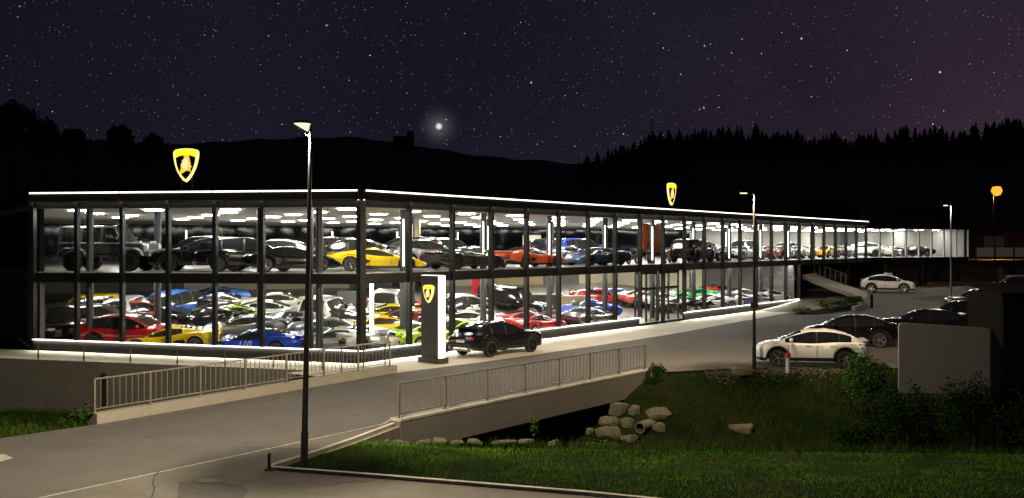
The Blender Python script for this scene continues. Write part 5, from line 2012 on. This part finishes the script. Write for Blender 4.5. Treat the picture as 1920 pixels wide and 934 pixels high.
# pale board
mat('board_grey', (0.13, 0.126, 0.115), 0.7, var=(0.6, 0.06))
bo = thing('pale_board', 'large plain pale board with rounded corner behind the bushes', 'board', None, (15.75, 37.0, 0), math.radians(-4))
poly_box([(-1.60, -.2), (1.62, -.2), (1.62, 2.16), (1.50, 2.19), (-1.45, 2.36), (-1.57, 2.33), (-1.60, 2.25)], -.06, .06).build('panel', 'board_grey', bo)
for xx in (-1.2, 1.2):
    MB().box(xx - .06, xx + .06, .061, .18, -2.4, 1.8).build('leg', 'steel_dark', bo)
# black shed
mat('shed_black', (0.003, 0.003, 0.003), 0.95, spec=0.05)
sd = thing('black_shed', 'tall black shed at the right edge of the picture', 'shed', None, (19.0, 37.2, 0))
MB().box(-1.55, 3.5, -1.2, 1.6, -2.6, 3.45).build('wall', 'shed_black', sd)
MB().add([(-1.7, -1.4, 3.46), (3.7, -1.4, 3.46), (3.7, 1.8, 3.70), (-1.7, 1.8, 3.70), (-1.7, -1.4, 3.52), (3.7, -1.4, 3.52), (3.7, 1.8, 3.76), (-1.7, 1.8, 3.76)], [(0, 1, 2, 3), (4, 5, 6, 7), (0, 1, 5, 4), (1, 2, 6, 5), (2, 3, 7, 6), (3, 0, 4, 7)]).build('roof', 'shed_black', sd)
MB().box(-.4, .5, -1.24, -1.201, -1.0, 1.1).build('door', 'shed_black', sd)
# footbridge with panelled parapet
mat('panel_pale', (0.42, 0.41, 0.38), 0.6, var=(0.6, 0.06))
fb = thing('footbridge', 'raised footbridge with pale parapet panels beyond the wing', 'bridge')
x0, x1 = 50.2, 68.0
MB().box(x0, x1, 109.5, 116, 3.15, 3.6).build('deck', 'fascia_dark', fb)
n = 0
xx = x0
while xx < x1 - 1:
    MB().box(xx + .05, xx + 1.95, 109.62, 109.68, 3.95, 4.95).build('panel', 'panel_pale', fb)
    MB().box(xx - .04, xx + .04, 109.55, 109.75, 3.6, 5.05).build('post', 'black_trim', fb)
    xx += 2.05
MB().bar((x0, 109.65, 5.09), (x1, 109.65, 5.09), .10, .06).build('hand_rail', 'steel_dark', fb)
for x in (54, 62):
    MB().tube((x, 112, -.2), (x, 112, 3.15), .35, n=12).build('pier', 'concrete_dark', fb)
mat('hut_brown', (0.16, 0.085, 0.05), 0.8, var=(1.0, 0.2))
ht = thing('brown_hut', 'low brown hut lit amber beyond the footbridge', 'hut', None, (59.3, 122.5, 4.0))
MB().box(-4.2, 3.4, 0, 4, -.5, 2.75).build('wall', 'hut_brown', ht)
MB().box(-4.5, 3.7, -.3, 4.3, 2.751, 2.92).build('roof', 'fascia_dark', ht)
for x in (-2.2, -.9):
    MB().box(x, x + 1.1, -.04, 0, .5, 2.3).build('shutter', 'panel_pale', ht)
MB().box(-6, 12, -2, 6, -4, -.501).build('base', 'concrete_dark', ht)

# ------------------------------------------------------------------ vegetation
mat('grass_blade', (0.070, 0.250, 0.012), 0.85, spec=0.04, var=(0.8, 0.55, (0.115, 0.200, 0.020)))
mat('grass_wild', (0.026, 0.075, 0.006), 0.85, spec=0.04, var=(0.30, 0.5, (0.045, 0.060, 0.010)))
mat('leaf_green', (0.032, 0.080, 0.008), 0.6, spec=0.12, var=(1.2, 0.45))
mat('leaf_yellow', (0.12, 0.135, 0.015), 0.6, var=(1.5, 0.4))
mat('leaf_grey', (0.07, 0.085, 0.06), 0.6, var=(1.5, 0.4))
mat('leaf_dark', (0.012, 0.030, 0.004), 0.8, spec=0.05, var=(1.2, 0.5))
mat('bark', (0.03, 0.022, 0.015), 0.9)
mat('needle_dark', (0.010, 0.014, 0.009), 0.9)
mat('hill_dark', (0.010, 0.012, 0.008), 0.95, var=(0.02, 0.4))
mat('boulder', (0.17, 0.155, 0.115), 0.9, var=(2.6, 0.45, (0.065, 0.070, 0.035)), bump=(5.0, 1.0), spec=0.2)


def pt_in(poly, x, y):
    r = False
    for i in range(len(poly)):
        (ax, ay), (bx, by) = poly[i - 1], poly[i]
        if (ay > y) != (by > y) and x < (bx - ax) * (y - ay) / (by - ay) + ax:
            r = not r
    return r


def blades(name, label, cat, region, n, hmin, hmax, width, m, lean=.35, lift=.0, keep=None):
    """a field of single grass blades, three corners each"""
    x0, x1, y0, y1 = region
    vs, fs = [], []
    k = 0
    tries = 0
    r = random.Random(hash(name) % 1000 + n)
    r = random.Random(n)
    while k < n and tries < n * 6:
        tries += 1
        x, y = r.uniform(x0, x1), r.uniform(y0, y1)
        if keep and not keep(x, y):
            continue
        z = terrain_z(x, y) + lift
        h = r.uniform(hmin, hmax) * (0.6 + 0.8 * (0.5 + 0.5 * math.sin(x * 1.7 + 1.3 * math.sin(y * .9)) * math.cos(y * 1.3 + x * .4)))
        a = r.uniform(0, 2 * math.pi)
        w = width * r.uniform(.6, 1.3)
        dx, dy = math.cos(a) * w / 2, math.sin(a) * w / 2
        lx, ly = r.gauss(0, lean) * h, r.gauss(0, lean) * h
        i = len(vs)
        vs += [(x - dx, y - dy, z - .02), (x + dx, y + dy, z - .02), (x + lx, y + ly, z + h)]
        fs.append((i, i + 1, i + 2))
        k += 1
    me = bpy.data.meshes.new(name)
    me.from_pydata(vs, [], fs)
    me.update()
    o = link(name, me, m)
    return tag(o, label, cat, kind='stuff')


ROADP = [tuple(p) for p in road_pts]
kp_in = [(-5.4, 23.62), (-4.2, 26.9), (-3.5, 28.4), (-3.4, 29.2), (40, 28.0), (40, 8), (14, 15.4), (8, 18.6), (1.7, 21.3), (-1.1, 22.25), (-3.3, 23.0)]
blades('lawn_grass', 'mown green lawn between the kerb and the stream', 'grass', (-6, 26, 17, 28.5), 130000, .025, .055, .017, 'grass_blade', .45,
       keep=lambda x, y: pt_in(kp_in, x, y) and y < _yn(x) + .6 and (x < 14 or random.random() < .5))
SUNK = lambda x, y: not pt_in(ROADP, x, y)
blades('wild_grass', 'rough grass and weeds on the stream bank below the parking lot', 'grass', (-3.2, 34, 26.6, 43.6), 70000, .10, .34, .020, 'grass_wild', .5,
       keep=lambda x, y: SUNK(x, y) and y > _yn(x) - .2 and y < _yf(x) + .2 and not (x < 5.3 and (x + 3.45) * .801 - (y - 29.5) * .599 < .5))
blades('bank_grass', 'rough grass on the bank beside the far railing', 'grass', (-34, -11.9, 16, 44), 60000, .12, .38, .022, 'grass_wild', .5,
       keep=lambda x, y: SUNK(x, y) and y > _yn(x) - .3 and y < fl((x - LE.x) / DL.x, near(0)).y - .05 and (x + 12.1) * .85 - (y - 29.5) * .52 < -.25)


def leaf_cloud(mb, c, rad, n, size, r, mi=0, flat=1.0):
    for _ in range(n):
        while True:
            p = Vector((r.uniform(-1, 1), r.uniform(-1, 1), r.uniform(-1, 1)))
            if .25 < p.length < 1:
                break
        k = .75 + .25 * math.sin(5 * p.x + 3 * p.z) * math.cos(4 * p.y)
        q = Vector(c) + Vector((p.x * rad[0], p.y * rad[1], p.z * rad[2])) * k
        a = Vector((r.gauss(0, 1), r.gauss(0, 1), r.gauss(0, .6))).normalized()
        b = a.cross(Vector((r.gauss(0, 1), r.gauss(0, 1), r.gauss(0, 1)))).normalized()
        s = size * r.uniform(.6, 1.4)
        mb.add([q - a * s, q + b * s * .45, q + a * s, q - b * s * .45], [(0, 1, 2, 3)], mi)
    return mb


def bush(label, base, rad, n, size, leaf='leaf_green', seed=1, lobes=5, cat='bush', group=None):
    r = random.Random(seed)
    root = thing('bush', label, cat, group, base)
    mb = MB()
    for i in range(lobes):
        a = 2 * math.pi * i / lobes + r.uniform(-.4, .4)
        c = (rad[0] * .45 * math.cos(a), rad[1] * .45 * math.sin(a), rad[2] * r.uniform(.75, 1.25))
        leaf_cloud(mb, c, (rad[0] * .62, rad[1] * .62, rad[2] * .72), n // lobes, size, r)
    mb.build('foliage', leaf, root, recalc=False, weld=False)
    st = MB()
    for i in range(4):
        a = 2 * math.pi * i / 4
        st.tube((0, 0, -.1), (rad[0] * .5 * math.cos(a), rad[1] * .5 * math.sin(a), rad[2] * 1.1), .025, .008, 6)
    st.build('stem', 'bark', root)
    return root


def at_ground(u, v, z):
    p = gp(u, v, z)
    return Vector((p.x, p.y, terrain_z(p.x, p.y)))


def on_terrain(X, Y):
    return Vector((X, Y, terrain_z(X, Y)))


bush('tall leafy bush between the white crossover and the pale board', on_terrain(13.7, 39.4) + Vector((0, 0, -.2)), (1.05, .9, 1.55), 4200, .06, seed=3, lobes=9)
bush('dark bush in front of the left half of the pale board', on_terrain(14.0, 36.0), (1.2, .8, 1.55), 4200, .06, 'leaf_dark', seed=4, lobes=9)
bush('dark bush in front of the right half of the pale board', on_terrain(15.9, 35.6), (1.4, .8, 1.85), 4600, .06, 'leaf_dark', seed=14, lobes=9)
bush('dark bush at the foot of the black shed', on_terrain(18.0, 34.6), (1.5, .8, 1.5), 2400, .07, 'leaf_dark', seed=5)
bush('dark shrub on the bank in front of the tall leafy bush', on_terrain(12.4, 36.4), (1.2, .8, .7), 2200, .055, 'leaf_dark', seed=6, lobes=7)
bush('round bush at the road edge by the end of the near railing', on_terrain(5.9, 40.9), (.42, .36, .38), 700, .05, seed=7)
bush('dark weeds growing under the bridge beside the boulders', on_terrain(3.0, 34.3), (.9, .5, .55), 900, .06, seed=8)
bush('weedy clump below the boulders on the stream side', on_terrain(6.4, 33.2), (1.1, .6, .42), 1000, .06, seed=9)
for k_, (xx_, yy_) in enumerate(((4.2, 35.2), (5.5, 35.0), (6.6, 36.2), (7.2, 34.6))):
    bush(('leafy weeds in front of the broad boulder', 'leafy weeds under the drain pipe mouth', 'weeds right of the boulder pile', 'weeds on the bank between the pile and the lone boulder')[k_], on_terrain(xx_, yy_), (.55, .35, .22), 420, .045, 'leaf_dark' if k_ % 2 else 'leaf_green', seed=70 + k_)
bush('dry brownish bush on the bank at the left edge', on_terrain(-16.2, 33.0), (1.2, .8, .75), 1500, .07, 'grass_wild', seed=10)
bush('green weeds at the end of the far railing', on_terrain(-13.0, 30.6), (.7, .5, .42), 900, .05, seed=11)
bush('leafy bush at the foot of the retaining wall', on_terrain(-19.5, 36.5), (1.6, .8, .8), 1500, .07, seed=12)
for u, Y, rd, lf, lab in ((1504, 77.0, (.9, .6, .30), 'leaf_yellow', 'low yellow-green shrub at the tip of the planting bed'), (1548, 79.5, (.95, .8, .60), 'leaf_yellow', 'yellow-green bush in the bed below the ramp'),
                          (1574, 80.5, (.95, .8, .48), 'leaf_grey', 'grey-leaved bush in the middle of the bed below the ramp'), (1599, 81.5, (.9, .8, .50), 'leaf_green', 'round dark green bush at the kerb below the ramp')):
    p = px(u, Y, z=0)
    bush(lab, (p.x, p.y, rise(p.x, p.y)), rd, 700, .10, lf, seed=int(u), group='shrubs in the bed below the ramp')
bed = MB()
pts = [px(1480, 76.0, z=.02), px(1530, 75.8, z=.03), px(1612, 79.5, z=.22), px(1608, 83, z=.4), px(1560, 81.5, z=.25)]
m_ = MB().add([(p.x, p.y, rise(p.x, p.y) + .03) for p in pts], [(0, 1, 2, 3, 4)])
struct('planting_bed', m_, 'soil_grass', recalc=False)
# single stalk in front of the bridge opening
stk = thing('tall_weed', 'single tall weed stalk in front of the bridge opening', 'plant', None, on_terrain(.6, 28.4))
MB().tube((0, 0, 0), (.05, 0, 1.25), .012, .005, 6).build('stem', 'leaf_green', stk)
leaf_cloud(MB(), (.03, 0, .75), (.16, .16, .45), 60, .05, random.Random(2)).build('leaves', 'leaf_green', stk, recalc=False, weld=False)


# ------------------------------------------------------------------ boulders
def boulder(label, c, rad, seed, group='boulders'):
    r = np.random.default_rng(seed)
    bm = bmesh.new()
    bmesh.ops.create_icosphere(bm, subdivisions=4, radius=1.0)
    planes = [(Vector(r.normal(size=3)).normalized(), r.uniform(.72, 1.05)) for _ in range(8)]
    for v in bm.verts:
        d = v.co.normalized()
        mx_ = max(abs(d.x), abs(d.y), abs(d.z))
        k = .38 + .62 / mx_ * .92
        for n, h in planes:
            c_ = d.dot(n)
            if c_ > 1e-3:
                k = min(k, h / c_)
        k *= 1 + .035 * math.sin(7 * d.x + seed) * math.cos(6 * d.y) + .02 * math.sin(17 * d.z + 9 * d.x)
        v.co = Vector((d.x * rad[0], d.y * rad[1], d.z * rad[2])) * k * .86
    me = bpy.data.meshes.new('boulder')
    bm.to_mesh(me)
    bm.free()
    me.shade_smooth()
    me.set_sharp_from_angle(angle=math.radians(28))
    o = link('boulder', me, 'boulder')
    o.location = c
    o.rotation_euler = (r.uniform(-.2, .2), r.uniform(-.2, .2), r.uniform(-.5, .5))
    return tag(o, label, 'boulder', group)


BD = [(1158, 769, 37.6, (.42, .36, .32), 'square pale boulder on top of the pile beside the bridge'), (1188, 772, 37.6, (.24, .24, .27), 'small round boulder right of the square pale one'),
      (1141, 790, 36.9, (.38, .32, .22), 'flat boulder under the square pale one'), (1140, 812, 36.2, (.44, .36, .27), 'broad boulder at the foot of the pile beside the bridge'),
      (1234, 775, 37.6, (.46, .36, .19), 'long pale boulder at the top right of the pile'), (1102, 810, 36.4, (.20, .18, .20), 'small boulder at the bridge abutment'),
      (1177, 794, 36.8, (.28, .26, .24), 'dark boulder next to the drain pipe mouth'), (1216, 798, 36.8, (.26, .3, .24), 'boulder behind the drain pipe'),
      (1390, 803, 36.6, (.46, .36, .22), 'rounded boulder alone on the grassy bank'), (1180, 822, 35.8, (.34, .28, .16), 'low boulder half sunk below the pile'), (1236, 803, 36.9, (.24, .24, .24), 'grey boulder at the right end of the pile')]
def ray_ground(u, v, lo, hi):
    """where the line of sight through u, v meets the bank"""
    for Y in np.arange(lo, hi, .04):
        p = px(u, Y, v=v)
        if p.z <= terrain_z(p.x, p.y):
            return p
    return px(u, hi, v=v)


for i, (u, v, Y, rad, lab) in enumerate(BD):
    boulder(lab, ray_ground(u, v, 33.0, Y + 2.5) + Vector((0, .02, -.04)), tuple(1.28 * q for q in rad), 20 + i)
pp = thing('drain_pipe_mouth', 'open concrete drain pipe among the boulders', 'pipe', None, ray_ground(1196, 800, 33.0, 38.6) + Vector((0, -.55, .05)))
dr = MB().lathe([(.17, 0), (.21, 0), (.21, .8), (.17, .8), (.17, 0)], 20, 0, 'Y')
dr.build('pipe', 'concrete_dark', pp, smooth=40)
pp.rotation_euler.z = math.radians(-35)
r = random.Random(31)
uu = 652.0
i = 0
while uu < 990:
    wd_ = r.uniform(14, 42) if uu < 860 else r.uniform(28, 60)
    p = gp(uu + wd_ / 2, 827 + r.uniform(-1.5, 1.5), -.29)
    o = boulder('pale edging stone in the row between lawn and stream', p + Vector((0, r.uniform(-.05, .1), r.uniform(-.06, -.02))), (wd_ / FPX * p.y / 1.75, r.uniform(.12, .20), r.uniform(.06, .10)), 60 + i, 'edging stones')
    o.rotation_euler.z = r.uniform(-.25, .25)
    uu += wd_ + (12 if 862 < uu < 880 else r.uniform(-2, 5))
    i += 1
boulder('small pale stone at the right end of the lawn edging', gp(1038, 831, -.3), (.22, .16, .09), 65, 'edging stones')
boulder('broken rock at the foot of the dark street lamp', gp(1392, 697, 0), (.52, .35, .22), 66)
# gravel verge beside the lot
gv = MB()
r = random.Random(5)
for _ in range(700):
    xg = r.uniform(8.0, 15.0)
    p = Vector((xg, float(np.interp(xg, [5.4, 10.3, 14.3, 26], [41.3, 43.1, 42.9, 43.4])) - abs(r.gauss(0, .45)) - .02, 0))
    z = terrain_z(p.x, p.y)
    if pt_in(ROADP, p.x, p.y):
        continue
    s = r.uniform(.02, .06)
    gv.obox((p.x, p.y, z + s * .4), (s, s * .3 * r.uniform(-1, 1), 0), (-s * .2, s * .7, s * .2), (0, 0, s * .5))
o = gv.build('gravel', 'gravel', weld=False)
tag(o, 'loose gravel verge beside the white crossover', 'gravel', kind='stuff')

# ------------------------------------------------------------------ hills and far trees
def ridge(name, prof, Y, Y0, z0=-2.0, back=120):
    xs_ = np.linspace(prof[0][0], prof[-1][0], 90)
    f = curve(prof)
    r = np.random.default_rng(3)
    mb = MB()
    ts = [0, .25, .5, .75, .9, 1.0]
    vs = []
    for t in ts:
        for i, u in enumerate(xs_):
            z = CAMZ + (HZ - f(u)) / FPX * Y
            yy = Y0 + (Y - Y0) * t
            vs.append(((u - 960) / FPX * Y, yy, z0 + (z - z0) * (t ** 1.35) + (0.35 * math.sin(i * 1.9) if t == 1 else 0)))
    for i, u in enumerate(xs_):
        z = CAMZ + (HZ - f(u)) / FPX * Y
        vs.append(((u - 960) / FPX * Y, Y + back, z * .4))
    n = len(xs_)
    k = len(ts) + 1
    mb.add(vs, [(j * n + i, j * n + i + 1, (j + 1) * n + i + 1, (j + 1) * n + i) for j in range(k - 1) for i in range(n - 1)])
    return struct(name, mb, 'hill_dark', smooth=60, recalc=False)


LP_ = [(-700, 150), (-200, 205), (0, 240), (120, 255), (330, 270), (480, 262), (640, 257), (760, 270), (900, 292), (1080, 307), (1300, 335), (1700, 380)]
RP_ = [(880, 400), (1050, 335), (1180, 297), (1300, 268), (1500, 272), (1700, 276), (1920, 264), (2300, 240), (2800, 230)]
ridge('hill', LP_, 330, 150)
ridge('hill', RP_, 270, 150)


def conifer_mesh(seed, h):
    r = random.Random(seed)
    mb = MB()
    tiers = 11
    for k in range(tiers):
        z = h * (.10 + .86 * k / tiers)
        rad = h * .25 * (1 - k / tiers) ** .85 + h * .012
        drop = h * .085
        n = 11
        pts = []
        for i in range(n):
            a = 2 * math.pi * (i + r.uniform(-.3, .3)) / n
            rr = rad * r.uniform(.45, 1.3)
            pts.append((rr * math.cos(a), rr * math.sin(a), z - drop * r.uniform(.4, 1.2)))
        tip = (r.uniform(-.02, .02) * h, r.uniform(-.02, .02) * h, z + h * .10)
        for i in range(n):
            a0, a1 = pts[i], pts[(i + 1) % n]
            mid = ((a0[0] + a1[0]) * .27, (a0[1] + a1[1]) * .27, z - drop * .1)
            mb.add([tip, a0, mid, a1], [(0, 1, 2), (0, 2, 3)])
    cr = mb.mesh('conifer_crown', recalc=False, weld=False)
    tr = MB().tube((0, 0, -1.0), (0, 0, h * .9), h * .018, h * .003, 7).mesh('conifer_trunk')
    return cr, tr


CON = [conifer_mesh(40 + i, 10.0) for i in range(5)]


def plant_tree(kind, base, scale, label, group, sx=1.0):
    cr, tr = kind
    root = thing('conifer_tree', label, 'tree', group, base, random.uniform(0, 6))
    root.scale = (scale * sx, scale * sx, scale)
    link('crown', cr, 'needle_dark', root)
    link('trunk', tr, 'bark', root)
    return root


fr_ = curve(RP_)
tips = curve([(1085, 300), (1150, 280), (1200, 262), (1240, 240), (1300, 242), (1390, 234), (1440, 234), (1500, 247), (1530, 262), (1560, 248), (1600, 255), (1640, 237), (1660, 250), (1700, 236), (1770, 240), (1800, 245), (1845, 226), (1880, 220), (1920, 222), (2000, 225)])
u = 1086.0
r = random.Random(9)
while u < 1960:
    Y = 266 + r.uniform(-6, 6)
    g = CAMZ + (HZ - fr_(u)) / FPX * 270 - 1.0
    top = CAMZ + (HZ - (tips(u) + r.choice((-6, -2, 3, 8, 14, 22)) + r.uniform(-3, 3))) / FPX * Y
    h = max(top - g, 3.0)
    plant_tree(CON[r.randrange(5)], (px(u, Y, z=0).x, Y, g - .5), (h + .5) / 10.6, 'dark conifer in the row along the right ridge', 'conifers on the ridge', r.uniform(1.1, 2.1))
    u += r.uniform(3, 9)
for u, v, lab in ((1642, 233, 'slender tall conifer standing above its neighbours on the ridge'), (1848, 221, 'tall conifer near the right edge of the ridge'), (1879, 219, 'tallest conifer at the right end of the ridge'), (1240, 239, 'conifer at the left shoulder of the wooded ridge')):
    Y = 262
    g = CAMZ + (HZ - fr_(u)) / FPX * 270 - 1.0
    top = px(u, Y, v=v).z
    plant_tree(CON[1], (px(u, Y, z=0).x, Y, g - .5), (top - g + .5) / 10.6, lab, 'conifers on the ridge', .8)


def broad_tree(label, u, vtop, Y, wpx, seed):
    r = random.Random(seed)
    top = px(u, Y, v=vtop).z
    base = px(u, Y, v=300).z - 6
    W_ = wpx / FPX * Y / 2
    H_ = top - base
    root = thing('broadleaf_tree', label, 'tree', 'trees on the left ridge', (px(u, Y, z=0).x, Y, base))
    MB().tube((0, 0, -8), (0, 0, H_ * .6), .5, .2, 8).build('trunk', 'bark', root)
    mb = MB()
    for i in range(12):
        a = r.uniform(0, 6.28)
        q = r.uniform(0, .6)
        leaf_cloud(mb, (W_ * q * math.cos(a), W_ * q * math.sin(a), H_ * r.uniform(.45, .84)), (W_ * .5, W_ * .5, H_ * .17), 420, .55, r)
    mb.build('crown', 'needle_dark', root, recalc=False, weld=False)


for a in (('big dark tree at the left edge of the skyline', 20, 178, 250, 120, 1), ('dark tree second from the left on the skyline', 85, 197, 250, 70, 2), ('round dark tree above the left roof end', 228, 228, 260, 62, 3), ('low dark tree right of the round one on the skyline', 285, 246, 265, 80, 4), ('small tree low on the skyline between the first two groups', 140, 235, 255, 60, 5)):
    broad_tree(*a)
bk = thing('ridge_house', 'small dark building silhouette on the ridge right of the near lamp', 'building', None, px(757, 325, v=272))
MB().box(-3.2, 1.2, -2, 2, -2, 2.6).build('wall', 'hill_dark', bk)
MB().box(1.201, 3.2, -1.5, 1.5, -2, 4.3).build('tower', 'hill_dark', bk)
ms = thing('power_mast', 'thin lattice mast on the skyline left of the conifers', 'mast', None, px(1222, 300, v=262))
for sx in (-1, 1):
    MB().bar((sx * .9, 0, -6), (sx * .12, 0, 6.5), .16, .16).build('leg', 'steel_dark', ms)
for z in (0.5, 2.2):
    MB().bar((-2.6, 0, z), (2.6, 0, z), .14, .14).build('cross_arm', 'steel_dark', ms)
